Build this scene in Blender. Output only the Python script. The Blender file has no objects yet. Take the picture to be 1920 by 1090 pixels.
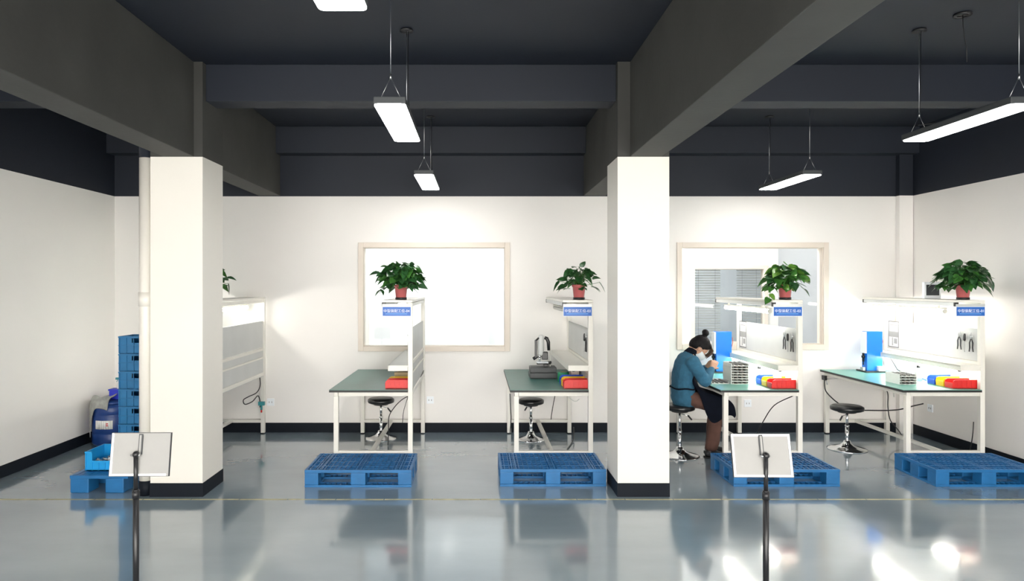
import bpy, bmesh, math, random
from mathutils import Vector, Matrix, Euler, noise
R = math.radians
scene = bpy.context.scene
COL = scene.collection
random.seed(7)

# ------------------------------------------------------------------ camera
F_PX, EYE, VPX, VPY = 1300.0, 1.78, 895.0, 535.0
cd = bpy.data.cameras.new('camera')
cd.sensor_width = 36.0
cd.lens = F_PX / 1920 * 36
cd.shift_x = (960 - VPX) / 1920
cd.shift_y = -(545 - VPY) / 1920
cam = bpy.data.objects.new('camera', cd)
COL.objects.link(cam)
cam.location = (0, 0, EYE)
cam.rotation_euler = (R(90), 0, 0)
scene.camera = cam

# ------------------------------------------------------------------ materials
def srgb(h):
    h = h.lstrip('#')
    c = [int(h[i:i + 2], 16) / 255 for i in (0, 2, 4)]
    return tuple((x / 12.92 if x <= .04045 else ((x + .055) / 1.055) ** 2.4) for x in c)

def mat(name, col, rough=.5, metal=0.0, var=.06, scale=6.0, bump=0.0, bscale=60.0, coat=0.0, spec=.5, rvar=0.0):
    m = bpy.data.materials.new(name)
    m.use_nodes = True
    nt = m.node_tree
    b = nt.nodes['Principled BSDF']
    if isinstance(col, str):
        col = srgb(col)
    b.inputs['Roughness'].default_value = rough
    b.inputs['Metallic'].default_value = metal
    b.inputs['Specular IOR Level'].default_value = spec
    b.inputs['Coat Weight'].default_value = coat
    b.inputs['Coat Roughness'].default_value = .12
    tc = nt.nodes.new('ShaderNodeTexCoord')
    nz = nt.nodes.new('ShaderNodeTexNoise')
    nz.inputs['Scale'].default_value = scale
    nz.inputs['Detail'].default_value = 4
    nt.links.new(tc.outputs['Object'], nz.inputs['Vector'])
    rp = nt.nodes.new('ShaderNodeValToRGB')
    rp.color_ramp.elements[0].position = .3
    rp.color_ramp.elements[1].position = .7
    rp.color_ramp.elements[0].color = (*[max(0, c * (1 - var)) for c in col], 1)
    rp.color_ramp.elements[1].color = (*[min(1, c * (1 + var)) for c in col], 1)
    nt.links.new(nz.outputs['Fac'], rp.inputs['Fac'])
    nt.links.new(rp.outputs['Color'], b.inputs['Base Color'])
    if rvar:
        mr = nt.nodes.new('ShaderNodeMapRange')
        mr.inputs['To Min'].default_value = max(.02, rough - rvar)
        mr.inputs['To Max'].default_value = rough + rvar
        nt.links.new(nz.outputs['Fac'], mr.inputs['Value'])
        nt.links.new(mr.outputs['Result'], b.inputs['Roughness'])
    if bump:
        n2 = nt.nodes.new('ShaderNodeTexNoise')
        n2.inputs['Scale'].default_value = bscale
        n2.inputs['Detail'].default_value = 3
        nt.links.new(tc.outputs['Object'], n2.inputs['Vector'])
        bp = nt.nodes.new('ShaderNodeBump')
        bp.inputs['Strength'].default_value = bump
        bp.inputs['Distance'].default_value = .01
        nt.links.new(n2.outputs['Fac'], bp.inputs['Height'])
        nt.links.new(bp.outputs['Normal'], b.inputs['Normal'])
    return m

def emit(name, col, strength):
    m = bpy.data.materials.new(name)
    m.use_nodes = True
    b = m.node_tree.nodes['Principled BSDF']
    b.inputs['Base Color'].default_value = (.9, .9, .9, 1)
    b.inputs['Emission Color'].default_value = (*col, 1)
    b.inputs['Emission Strength'].default_value = strength
    return m

def glass(name, tint=(1, 1, 1), refl=.08):
    m = bpy.data.materials.new(name)
    m.use_nodes = True
    nt = m.node_tree
    nt.nodes.remove(nt.nodes['Principled BSDF'])
    out = nt.nodes['Material Output']
    tr = nt.nodes.new('ShaderNodeBsdfTransparent')
    tr.inputs['Color'].default_value = (*tint, 1)
    gl = nt.nodes.new('ShaderNodeBsdfGlossy')
    gl.inputs['Roughness'].default_value = .02
    fr = nt.nodes.new('ShaderNodeFresnel')
    fr.inputs['IOR'].default_value = 1.3
    mx = nt.nodes.new('ShaderNodeMixShader')
    nt.links.new(fr.outputs['Fac'], mx.inputs['Fac'])
    nt.links.new(tr.outputs[0], mx.inputs[1])
    nt.links.new(gl.outputs[0], mx.inputs[2])
    nt.links.new(mx.outputs[0], out.inputs['Surface'])
    return m

M = {}
M['white_wall'] = mat('white wall paint', (.865, .84, .815), .55, var=.012, scale=1.5, bump=.03, bscale=90)
M['pillar_paint'] = mat('pillar paint', (.83, .80, .74), .5, var=.01, scale=1.5, bump=.03, bscale=90)
M['black_paint'] = mat('dark ceiling paint', (.0095, .0135, .024), .62, var=.10, scale=1.2, bump=.05, bscale=30)
M['beam_paint'] = mat('dark concrete beam paint', (.050, .050, .046), .72, var=.14, scale=2.2, bump=.15, bscale=24)
M['black_wall'] = mat('black skirting paint', (.006, .009, .015), .6, var=.12, scale=4, spec=.2)
M['frame_paint'] = mat('cream window frame', (.74, .66, .58), .45, var=.02)
M['grey_room'] = mat('grey blue partition', (.37, .39, .415), .6, var=.02, scale=1.5)
M['glass'] = glass('window glass', (.97, .985, .985))
M['bench_white'] = mat('cream bench steel', (.80, .78, .72), .38, var=.015)
M['panel_grey'] = mat('grey back panel', (.60, .61, .60), .5, var=.03, scale=4)
M['green_top'] = mat('green antistatic mat', (.075, .205, .175), .32, var=.06, scale=5)
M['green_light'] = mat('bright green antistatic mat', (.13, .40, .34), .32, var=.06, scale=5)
M['black_rub'] = mat('black rubber', (.012, .012, .013), .5)
M['black_plas'] = mat('black plastic', (.015, .015, .017), .35, var=.1)
M['seat_black'] = mat('black vinyl', (.010, .011, .013), .28, var=.15, bump=.05, bscale=120)
M['chrome'] = mat('chrome', (.78, .79, .80), .12, 1.0, var=.02)
M['steel'] = mat('brushed steel', (.55, .56, .57), .32, 1.0, var=.05)
M['alu'] = mat('aluminium profile', (.62, .64, .64), .42, .6, var=.03)
M['blue_pallet'] = mat('blue pallet plastic', (.014, .145, .37), .42, var=.12, scale=8)
M['blue_crate'] = mat('blue crate plastic', (.010, .155, .36), .42, var=.1, scale=10)
M['light_blue'] = mat('bright blue crate plastic', (.012, .33, .72), .4, var=.06, scale=8)
M['barrel'] = mat('deep blue barrel plastic', (.010, .045, .20), .38, var=.1)
M['violet_blue'] = mat('violet blue plastic', (.03, .05, .62), .4)
M['paper'] = mat('white paper', (.82, .82, .80), .7, var=.01)
M['red_ink'] = mat('red ink', (.55, .03, .03), .6)
M['cloth'] = mat('grey cloth', (.34, .35, .33), .9, var=.2, scale=18, bump=.4, bscale=40)
M['pvc'] = mat('white pvc pipe', (.84, .81, .75), .35, var=.01)
M['sign_blue'] = mat('blue sign', (.010, .12, .50), .4, var=.04)
M['sign_white'] = mat('white lettering', (.88, .92, .96), .5, var=.01)
M['sign_light'] = mat('light blue small print', (.14, .38, .80), .5, var=.02)
M['red'] = mat('red bin plastic', (.72, .022, .020), .38, var=.06)
M['yellow'] = mat('yellow bin plastic', (.86, .56, .010), .38, var=.05)
M['bin_blue'] = mat('blue bin plastic', (.015, .09, .62), .38, var=.05)
M['machine_blue'] = mat('blue machine enamel', (.005, .19, .82), .3, var=.03)
M['carton'] = mat('beige carton', (.50, .40, .25), .75, var=.06)
M['pink_box'] = mat('pale pink carton', (.66, .54, .48), .7, var=.04)
M['green_tape'] = mat('green tape', (.015, .22, .10), .5, var=.1)
M['tray'] = mat('white tray plastic', (.78, .79, .76), .45, var=.02)
M['peg'] = mat('grey metal pins', (.20, .20, .19), .45, .3, var=.3, scale=90)
M['tube_off'] = mat('frosted tube', (.82, .82, .80), .4, var=.01)
M['pot'] = mat('terracotta red pot', (.50, .125, .125), .35, var=.1)
M['soil'] = mat('dark soil', (.02, .014, .01), .95, var=.4, scale=60)
def leafmat(name, a, b):
    m = mat(name, a, .32, var=.35, scale=26)
    return m
M['leaf'] = leafmat('dark green leaf', (.030, .110, .032), 0)
M['leaf2'] = leafmat('mid green leaf', (.055, .185, .035), 0)
M['leaf3'] = leafmat('light green leaf', (.14, .30, .05), 0)
M['grey_board'] = mat('grey backing board', (.36, .355, .345), .6, var=.04)
M['dark_grey'] = mat('dark grey enamel', (.05, .055, .06), .45, var=.08)
M['mic_grey'] = mat('pale grey enamel', (.62, .63, .62), .4, var=.02)
M['yellow_line'] = mat('worn yellow line', (.42, .40, .24), .4, var=.35, scale=14)
M['teal_brass'] = mat('teal valve', (.03, .24, .27), .4, var=.08)
M['screen'] = mat('dark screen', (.03, .035, .04), .25, var=.05)
M['skin'] = mat('skin', (.58, .33, .22), .5, var=.06, scale=20)
M['hair'] = mat('black hair', (.006, .005, .006), .6, var=.4, scale=50, bump=.5, bscale=90, spec=.2)
M['hair_brown'] = mat('brown hair strands', (.085, .045, .025), .45, var=.3, scale=60)
M['sweater'] = mat('teal sweater', (.030, .128, .215), .9, var=.12, scale=30, bump=.25, bscale=50)
M['trouser'] = mat('brown trousers', (.105, .050, .038), .9, var=.14, scale=14, bump=.2, bscale=40)
M['apron'] = mat('navy apron', (.004, .006, .013), .85, var=.2, scale=14, bump=.15, bscale=40, spec=.15)
M['mask'] = mat('white face mask', (.78, .82, .84), .8, var=.02)
M['blind'] = mat('grey blind slats', (.46, .47, .46), .5, var=.03)
M['orange_red'] = mat('red cable', (.45, .06, .04), .5)
M['lamp_led'] = emit('led diffuser', (1, .985, .96), 9)
M['tube_on'] = emit('lit tube', (1, .97, .90), 9)

def floor_mat():
    m = bpy.data.materials.new('grey blue epoxy floor')
    m.use_nodes = True
    nt = m.node_tree
    b = nt.nodes['Principled BSDF']
    tc = nt.nodes.new('ShaderNodeTexCoord')
    n1 = nt.nodes.new('ShaderNodeTexNoise'); n1.inputs['Scale'].default_value = .9; n1.inputs['Detail'].default_value = 6
    mp = nt.nodes.new('ShaderNodeMapping'); mp.inputs['Scale'].default_value = (1.0, 2.2, 1)
    nt.links.new(tc.outputs['Object'], mp.inputs['Vector'])
    nt.links.new(mp.outputs['Vector'], n1.inputs['Vector'])
    rp = nt.nodes.new('ShaderNodeValToRGB')
    rp.color_ramp.elements[0].color = (.195, .26, .31, 1); rp.color_ramp.elements[0].position = .3
    rp.color_ramp.elements[1].color = (.245, .315, .365, 1); rp.color_ramp.elements[1].position = .7
    nt.links.new(n1.outputs['Fac'], rp.inputs['Fac'])
    nt.links.new(rp.outputs['Color'], b.inputs['Base Color'])
    n2 = nt.nodes.new('ShaderNodeTexNoise'); n2.inputs['Scale'].default_value = 2.6; n2.inputs['Detail'].default_value = 5
    nt.links.new(mp.outputs['Vector'], n2.inputs['Vector'])
    mr = nt.nodes.new('ShaderNodeMapRange')
    mr.inputs['To Min'].default_value = .07; mr.inputs['To Max'].default_value = .24
    nt.links.new(n2.outputs['Fac'], mr.inputs['Value'])
    nt.links.new(mr.outputs['Result'], b.inputs['Roughness'])
    n3 = nt.nodes.new('ShaderNodeTexNoise'); n3.inputs['Scale'].default_value = 7; n3.inputs['Detail'].default_value = 2
    nt.links.new(tc.outputs['Object'], n3.inputs['Vector'])
    bp = nt.nodes.new('ShaderNodeBump'); bp.inputs['Strength'].default_value = .05; bp.inputs['Distance'].default_value = .01
    nt.links.new(n3.outputs['Fac'], bp.inputs['Height'])
    nt.links.new(bp.outputs['Normal'], b.inputs['Normal'])
    b.inputs['Specular IOR Level'].default_value = .6
    b.inputs['Coat Weight'].default_value = .8
    b.inputs['Coat Roughness'].default_value = .07
    nt.links.new(bp.outputs['Normal'], b.inputs['Coat Normal'])
    return m
M['floor'] = floor_mat()

# ------------------------------------------------------------------ mesh builder
class MB:
    def __init__(s):
        s.bm = bmesh.new(); s.mats = []; s.cur = 0
    def use(s, name):
        if name not in s.mats: s.mats.append(name)
        s.cur = s.mats.index(name); return s
    def _tag(s, faces, smooth=False):
        for f in faces:
            f.material_index = s.cur; f.smooth = smooth
    def box(s, x0, x1, y0, y1, z0, z1, bev=0.0, mtx=None):
        tb = bmesh.new()
        r = bmesh.ops.create_cube(tb, size=1)
        for v in r['verts']:
            v.co = Vector(((x0 + x1) / 2 + v.co.x * (x1 - x0), (y0 + y1) / 2 + v.co.y * (y1 - y0), (z0 + z1) / 2 + v.co.z * (z1 - z0)))
        if bev:
            bmesh.ops.bevel(tb, geom=tb.edges[:], offset=bev, segments=2, profile=.6, affect='EDGES')
        s.merge(tb, mtx); return s
    def merge(s, tb, mtx=None, smooth=False):
        if mtx is not None: tb.transform(mtx)
        n = {}
        tb.verts.ensure_lookup_table()
        for v in tb.verts: n[v] = s.bm.verts.new(v.co)
        for f in tb.faces:
            try:
                g = s.bm.faces.new([n[v] for v in f.verts])
                g.material_index = s.cur; g.smooth = f.smooth or smooth
            except ValueError: pass
        tb.free(); return s
    def tube(s, pts, r, seg=10, caps=True):
        pts = [Vector(p) for p in pts]
        rs = r if isinstance(r, (list, tuple)) else [r] * len(pts)
        rings = []; prev = None
        for i, p in enumerate(pts):
            t = (pts[min(i + 1, len(pts) - 1)] - pts[max(i - 1, 0)])
            if t.length < 1e-9: t = Vector((0, 0, 1))
            t.normalize()
            if prev is None:
                a = Vector((0, 0, 1)) if abs(t.z) < .9 else Vector((1, 0, 0))
                u = t.cross(a).normalized()
            else:
                u = (prev - t * prev.dot(t)).normalized()
            prev = u; w = t.cross(u)
            rings.append([s.bm.verts.new(p + (u * math.cos(2 * math.pi * k / seg) + w * math.sin(2 * math.pi * k / seg)) * rs[i]) for k in range(seg)])
        fs = []
        for a, b in zip(rings, rings[1:]):
            for k in range(seg):
                fs.append(s.bm.faces.new((a[k], a[(k + 1) % seg], b[(k + 1) % seg], b[k])))
        s._tag(fs, True)
        if caps:
            s._tag([s.bm.faces.new(rings[0][::-1]), s.bm.faces.new(rings[-1])])
        return s
    def lathe(s, prof, c=(0, 0, 0), seg=28, smooth=True):
        c = Vector(c); rings = []
        for r, z in prof:
            if r < 1e-5: rings.append([s.bm.verts.new(c + Vector((0, 0, z)))])
            else: rings.append([s.bm.verts.new(c + Vector((r * math.cos(2 * math.pi * k / seg), r * math.sin(2 * math.pi * k / seg), z))) for k in range(seg)])
        fs = []
        for a, b in zip(rings, rings[1:]):
            for k in range(seg):
                k2 = (k + 1) % seg
                if len(a) == 1 and len(b) == 1: continue
                if len(a) == 1: fs.append(s.bm.faces.new((a[0], b[k2], b[k])))
                elif len(b) == 1: fs.append(s.bm.faces.new((a[k], a[k2], b[0])))
                else: fs.append(s.bm.faces.new((a[k], a[k2], b[k2], b[k])))
        s._tag(fs, smooth); return s
    def loft(s, rows, ref=(0, 1, 0), seg=16):
        """rows: (centre, radius along ref, radius across); elliptical tube with rounded ends."""
        ref = Vector(ref)
        pts = [Vector(r[0]) for r in rows]
        rings = []
        def ring(p, t, a, b):
            u = (ref - t * ref.dot(t)).normalized(); w = t.cross(u)
            return [s.bm.verts.new(p + u * a * math.cos(2 * math.pi * k / seg) + w * b * math.sin(2 * math.pi * k / seg)) for k in range(seg)]
        n = len(pts)
        for i in range(n):
            t = (pts[min(i + 1, n - 1)] - pts[max(i - 1, 0)]).normalized()
            a, b = rows[i][1], rows[i][2]
            if i == 0:
                for q in (.85, .5): 
                    k = math.sqrt(1 - q * q); rings.append(ring(pts[0] - t * min(a, b) * q * .8, t, a * k, b * k))
            rings.append(ring(pts[i], t, a, b))
            if i == n - 1:
                for q in (.5, .85):
                    k = math.sqrt(1 - q * q); rings.append(ring(pts[i] + t * min(a, b) * q * .8, t, a * k, b * k))
        fs = []
        for a, b in zip(rings, rings[1:]):
            for k in range(seg): fs.append(s.bm.faces.new((a[k], a[(k + 1) % seg], b[(k + 1) % seg], b[k])))
        fs += [s.bm.faces.new(rings[0][::-1]), s.bm.faces.new(rings[-1])]
        s._tag(fs, True); return s
    def ball(s, c, rx, ry, rz, seg=18, mtx=None):
        tb = bmesh.new()
        bmesh.ops.create_uvsphere(tb, u_segments=seg, v_segments=max(8, seg * 2 // 3), radius=1)
        tb.transform(Matrix.Translation(Vector(c)) @ (mtx or Matrix()) @ Matrix.Diagonal((rx, ry, rz, 1)))
        return s.merge(tb, None, True)
    def build(s, name, parent=None, loc=None):
        bmesh.ops.recalc_face_normals(s.bm, faces=s.bm.faces[:])
        me = bpy.data.meshes.new(name)
        s.bm.to_mesh(me); s.bm.free()
        for n in s.mats: me.materials.append(M[n])
        o = bpy.data.objects.new(name, me)
        COL.objects.link(o)
        if parent is not None: o.parent = parent
        if loc is not None: o.location = loc
        return o

def mb(m): return MB().use(m)

def tag(o, label=None, cat=None, group=None, kind=None):
    if label: o['label'] = label
    if cat: o['category'] = cat
    if group: o['group'] = group
    if kind: o['kind'] = kind
    return o

def thing(name, label, cat, loc=(0, 0, 0), rz=0, group=None):
    o = bpy.data.objects.new(name, None)
    o.empty_display_size = .05
    COL.objects.link(o); o.location = loc; o.rotation_euler = (0, 0, rz)
    return tag(o, label, cat, group)

def copy_tree(o, parent=None):
    c = o.copy(); COL.objects.link(c)
    if parent is not None: c.parent = parent
    for ch in list(o.children): copy_tree(ch, c)
    return c

def remesh(o, voxel, smooth=6, mats=None):
    md = o.modifiers.new('r', 'REMESH'); md.mode = 'VOXEL'; md.voxel_size = voxel; md.use_smooth_shade = True
    sm = o.modifiers.new('s', 'SMOOTH'); sm.factor = .5; sm.iterations = smooth
    dg = bpy.context.evaluated_depsgraph_get()
    me = bpy.data.meshes.new_from_object(o.evaluated_get(dg))
    o.modifiers.clear()
    me.materials.clear()
    for m in (mats or []): me.materials.append(M[m])
    o.data = me
    for p in me.polygons: p.use_smooth = True
    return o

def lettering(txt, size, name, matname, parent, loc, width=None):
    cu = bpy.data.curves.new(name, 'FONT')
    cu.body = txt; cu.size = size; cu.align_x = 'CENTER'; cu.align_y = 'CENTER'; cu.extrude = .0008
    o = bpy.data.objects.new(name, cu); COL.objects.link(o)
    dg = bpy.context.evaluated_depsgraph_get()
    me = bpy.data.meshes.new_from_object(o.evaluated_get(dg))
    bpy.data.objects.remove(o)
    if width and me.vertices:
        xs = [v.co.x for v in me.vertices]; ys = [v.co.y for v in me.vertices]
        k = width / (max(xs) - min(xs)); cx = (max(xs) + min(xs)) / 2; cy = (max(ys) + min(ys)) / 2
        for v in me.vertices: v.co = Vector(((v.co.x - cx) * k, (v.co.y - cy) * k, v.co.z))
    me.transform(Matrix.Rotation(R(90), 4, 'X'))
    me.materials.clear(); me.materials.append(M[matname])
    t = bpy.data.objects.new(name, me); COL.objects.link(t)
    t.parent = parent; t.location = loc
    return t

# ------------------------------------------------------------------ the room
XL, XR, YB, YF, ZP, ZC = -4.39, 5.23, 8.39, -2.2, 2.855, 3.66
BH = .115
W1 = (-1.42, .374, .999, 2.277)
W2 = (2.433, 4.227, 1.02, 2.277)
tag(mb('floor').box(XL - .2, XR + .2, YF, YB + .16, -.08, 0).build('floor'), 'grey blue glossy epoxy floor', kind='structure')
tag(mb('black_paint').box(XL - .2, XR + .2, YF, YB + .16, ZC, ZC + .15).build('ceiling'), 'dark painted ceiling slab', kind='structure')
def wall_side(name, x0, x1):
    m = mb('white_wall').box(x0, x1, YF, YB + .16, 0, ZP)
    m.use('black_paint').box(x0, x1, YF, YB + .16, ZP, ZC)
    return tag(m.build(name), kind='structure')
wall_side('wall_left', XL - .2, XL); wall_side('wall_right', XR, XR + .2)
m = mb('white_wall')
D = YB + .14
xs = [XL, W1[0], W1[1], W2[0], W2[1], XR]
m.box(xs[0], xs[1], YB, D, 0, ZP).box(xs[2], xs[3], YB, D, 0, ZP).box(xs[4], xs[5], YB, D, 0, ZP)
for w in (W1, W2):
    m.box(w[0], w[1], YB, D, 0, w[2]).box(w[0], w[1], YB, D, w[3], ZP)
m.use('black_paint').box(XL, XR, YB, D, ZP, ZC)
tag(m.build('wall_back'), kind='structure')
tag(mb('black_wall').box(XL, XL + .008, YF, YB, 0, BH).build('baseboard_left'), kind='structure')
tag(mb('black_wall').box(XR - .008, XR, YF, YB, 0, BH).build('baseboard_right'), kind='structure')
tag(mb('black_wall').box(XL + .008, XR - .008, YB - .008, YB, 0, BH).build('baseboard_back'), kind='structure')
m = mb('white_wall').box(XL - .2, XR + .2, YF - .2, YF, 0, .12).box(XL - .2, XR + .2, YF - .2, YF, 2.45, ZP)  # unseen wall added so light enters low and the ceiling gets less
m.box(XL - .2, XL + .3, YF - .2, YF, .12, 2.45).box(XR - .3, XR + .2, YF - .2, YF, .12, 2.45).box(.3, .5, YF - .2, YF, .12, 2.45)
m.use('black_paint').box(XL - .2, XR + .2, YF - .2, YF, ZP, ZC)
tag(m.build('wall_front_added'), 'unseen wall added behind the camera, two wide openings shaping the light', kind='structure')
m = mb('white_wall').box(5.06, 5.222, 8.31, 8.382, .0, ZP); m.use('black_paint').box(5.06, 5.222, 8.31, 8.382, ZP, ZC)
tag(m.build('trim_1'), 'boxed corner upright in the right back corner', kind='structure')

def pillar(name, x0, x1, label):
    y0, y1 = 5.83, 6.29
    m = mb('pillar_paint').box(x0, x1, y0, y1, BH, 2.86)
    m.use('black_wall').box(x0 - .004, x1 + .004, y0 - .004, y1 + .004, 0, BH)
    m.use('beam_paint').box(x0, x1, y0, y1, 2.86, ZC)
    tag(m.build(name), label, kind='structure')
pillar('pillar_1', -2.75, -2.31, 'square white pillar with black base beside the white pipe')
pillar('pillar_2', 1.18, 1.614, 'square white pillar with black base in the middle of the room')
def beam(name, *b):
    tag(mb('beam_paint').box(*b, bev=.006).build(name), kind='structure')
beam('beam_1', -2.645, -2.385, YF, YB, 2.862, ZC)
beam('beam_2', 1.285, 1.55, YF, YB, 2.862, ZC)
for i, (a, b) in enumerate(((XL, -2.75), (-2.31, 1.18), (1.614, XR))):
    m = mb('black_paint').box(a, b, 5.9, 6.14, 3.345, ZC, bev=.005)
    tag(m.build('beam_%d' % (i + 3)), kind='structure')
for i, (a, b) in enumerate(((XL, -2.645), (-2.385, 1.285), (1.55, XR))):
    tag(mb('black_paint').box(a, b, 8.2, YB, 3.345, ZC, bev=.004).build('beam_%d' % (i + 6)), kind='structure')
# paint line on the floor
m = mb('yellow_line')
for i in range(24):
    xa = XL + .02 + i * .40
    m.box(xa, xa + .392, 5.742 + random.uniform(-.003, .003), 5.768, .0002, .0016)
tag(m.build('floor_line'), 'worn pale yellow line across the floor', 'floor line', kind='structure')

# windows
def window(name, w, y0, y1, fw, label, panematerial='glass'):
    x0, x1, z0, z1 = w
    m = mb('frame_paint')
    def ring(a0, a1, c0, c1, t, ya, yb, bev):
        m.box(a0, a0 + t, ya, yb, c0, c1, bev=bev).box(a1 - t, a1, ya, yb, c0, c1, bev=bev)
        m.box(a0 + t, a1 - t, ya, yb, c1 - t, c1, bev=bev).box(a0 + t, a1 - t, ya, yb, c0, c0 + t, bev=bev)
    ring(x0 - .02, x1 + .02, z0 - .02, z1 + .02, fw, y0 - .018, y0 + .012, .004)
    ring(x0 + .001, x1 - .001, z0 + .001, z1 - .001, fw * .75, y0 + .012, y1, .003)
    o = tag(m.build(name), label, kind='structure')
    mb(panematerial).box(x0 + .02, x1 - .02, (y0 + y1) / 2 - .003, (y0 + y1) / 2 + .003, z0 + .02, z1 - .02).build('window_pane', o)
    return o
window('window_1', W1, YB, D, .062, 'large interior window onto the bright white room')
window('window_2', W2, YB, D, .062, 'interior window onto the grey room with blinds')

# the two rooms beyond
YE = 10.6
m = mb('white_wall').box(XL, 1.8, YE, YE + .1, 0, 3.2)
m.box(XL - .1, XL, D, YE, 0, 3.2).box(1.7, 1.8, D, YE, 0, 3.2)
tag(m.build('wall_beyond'), kind='structure')
tag(mb('frame_paint').box(-1.72, -1.655, 10.54, 10.599, 0, 2.12).box(-2.65, -1.72, 10.56, 10.599, 2.06, 2.12).build('trim_2'), kind='structure')
tag(mb('white_wall').box(XL, 1.8, D, YE + .1, 3.1, 3.2).build('ceiling_beyond'), kind='structure')
tag(mb('floor').box(XL - .1, 5.6, D, 12.9, -.08, 0).build('floor_beyond'), kind='structure')
W3 = (3.10, 4.17, .92, 2.05)
YP = 10.0
m = mb('white_wall')
m.box(1.8, W3[0], YP, YP + .1, 0, 3.1).box(W3[1], 4.44, YP, YP + .1, 0, 3.1)
m.box(W3[0], W3[1], YP, YP + .1, 0, W3[2]).box(W3[0], W3[1], YP, YP + .1, W3[3], 3.1)
tag(m.build('wall_partition'), kind='structure')
tag(mb('grey_room').box(4.34, 4.44, D, YP, 0, 3.1).build('wall_partition_side'), kind='structure')
tag(mb('white_wall').box(1.8, 5.6, D, 12.9, 3.1, 3.2).build('ceiling_partition'), kind='structure')
m = mb('grey_room').box(1.8, 5.6, 12.8, 12.9, 0, 3.1).box(1.8, 1.9, YP + .1, 12.8, 0, 3.1).box(5.5, 5.6, YP, 12.8, 0, 3.1)
tag(m.build('wall_far'), kind='structure')
window('window_3', W3, YP, YP + .1, .055, 'inner window with grey blinds in the room beyond')
def blind(x0, x1, label):
    t = thing('window_blind', label, 'blind', (0, YP + .16, 0), group='blinds behind the inner window')
    m = mb('blind')
    for i in range(28):
        z = 1.995 - i * .037
        tb = bmesh.new(); bmesh.ops.create_cube(tb, size=1)
        tb.transform(Matrix.Translation(((x0 + x1) / 2, 0, z)) @ Matrix.Rotation(R(35), 4, 'X') @ Matrix.Diagonal((x1 - x0, .030, .0018, 1)))
        m.merge(tb)
    m.build('slats', t)
    mb('alu').box(x0, x1, -.015, .015, 2.012, 2.04).build('head_rail', t)
    m = mb('black_plas')
    for q in (.2, .8): m.tube([(x0 + (x1 - x0) * q, -.02, 2.01), (x0 + (x1 - x0) * q, -.02, .97)], .0015, 6)
    m.build('cord', t)
blind(3.15, 3.56, 'grey slatted blind left of the gap in the inner window')
blind(3.80, 4.15, 'grey slatted blind right of the gap in the inner window, behind the plant')

def area(name, loc, sx, sy, power, col=(1, 1, 1), rot=(0, 0, 0)):
    l = bpy.data.lights.new(name, 'AREA'); l.shape = 'RECTANGLE'; l.size = sx; l.size_y = sy; l.energy = power; l.color = col
    o = bpy.data.objects.new(name, l); COL.objects.link(o); o.location = loc; o.rotation_euler = rot
    return o
area('added_room_light', (-.6, 9.2, 3.05), 4.5, .9, 26, (.92, .97, 1))  # unseen area lights added to brighten the rooms beyond
area('added_room_light', (2.6, 9.25, 3.05), 1.0, .5, 20, (1, .99, .97))
area('added_room_light', (3.4, 11.6, 3.05), .8, .6, 16, (1, 1, 1))

# pipe beside pillar
t = thing('drain_pipe', 'white vertical drain pipe with black foot beside the pillar', 'pipe', (-2.817, 5.90, 0))
mb('pvc').tube([(0, 0, .125), (0, 0, 2.86)], .056, 24).build('pipe', t)
m = mb('pvc').tube([(0, 0, 1.60), (0, 0, 1.72)], .061, 24); m.build('coupling', t)
mb('black_wall').tube([(0, 0, 0), (0, 0, .125)], .058, 24).build('painted_foot', t)
mb('black_paint').tube([(0, 0, 2.86), (0, 0, ZC)], .056, 24).build('painted_top', t)

# ------------------------------------------------------------------ pendant lights
def pendant():
    t = thing('pendant_light', None, 'light', group='hanging linear lights')
    L, W, H = 1.06, .19, .05
    mb('dark_grey').box(-W / 2, W / 2, 0, L, .006, H, bev=.006).build('housing', t)
    # rounded diffuser
    m = mb('lamp_led')
    tb = bmesh.new()
    pts = []
    r = .028
    for cx, cy, a0 in ((W / 2 - r, L - r, 0), (-W / 2 + r, L - r, 90), (-W / 2 + r, r, 180), (W / 2 - r, r, 270)):
        for k in range(5):
            a = R(a0 + k * 22.5); pts.append((cx + r * math.cos(a) * .93, cy + r * math.sin(a) * .93))
    lo = [tb.verts.new((x, y, 0)) for x, y in pts]; hi = [tb.verts.new((x, y, .008)) for x, y in pts]
    tb.faces.new(lo[::-1]); tb.faces.new(hi)
    n = len(pts)
    for k in range(n): tb.faces.new((lo[k], lo[(k + 1) % n], hi[(k + 1) % n], hi[k]))
    m.merge(tb); m.build('diffuser', t)
    for y in (.06, L - .06):
        m = mb('steel')
        zt = .05 + .13
        m.tube([(-.062, y, H), (0, y, zt)], .0018, 6).tube([(.062, y, H), (0, y, zt)], .0018, 6)
        m.tube([(0, y, zt), (0, y, ZC - 2.848 - .012)], .0022, 6).tube([(0, y, zt - .012), (0, y, zt + .02)], .006, 8)
        m.build('hanger_wire', t)
        mb('black_plas').lathe([(0, .012), (.045, .012), (.05, 0), (0, 0)], (0, y, ZC - 2.848 - .013), 20).build('ceiling_plate', t)
    mb('black_plas').tube([(.03, L * .55, H), (.02, L - .02, .12), (.012, L - .06, .35), (.012, L - .06, ZC - 2.848 - .012)], .003, 6).build('power_cord', t)
    return t
lab = ['long white linear light hanging nearest the camera, cut off by the top edge',
       'white linear light hanging in the middle bay, second of its row',
       'small white linear light hanging before the back wall, farthest of the middle row',
       None,  # unseen repeat of the row, added for lighting only
       'large white linear light hanging in the right bay, cut off by the right edge',
       'white linear light hanging before the back wall in the right bay']
P0 = pendant()
i = 0
for x in (-.52, 3.25):
    for y in (1.64, 4.10, 6.72):
        o = P0 if i == 0 else copy_tree(P0)
        o.location = (x, y, 2.848)
        o['label'] = lab[i] or 'unseen white linear light added in the right bay nearest the camera, for lighting only'
        i += 1

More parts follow.
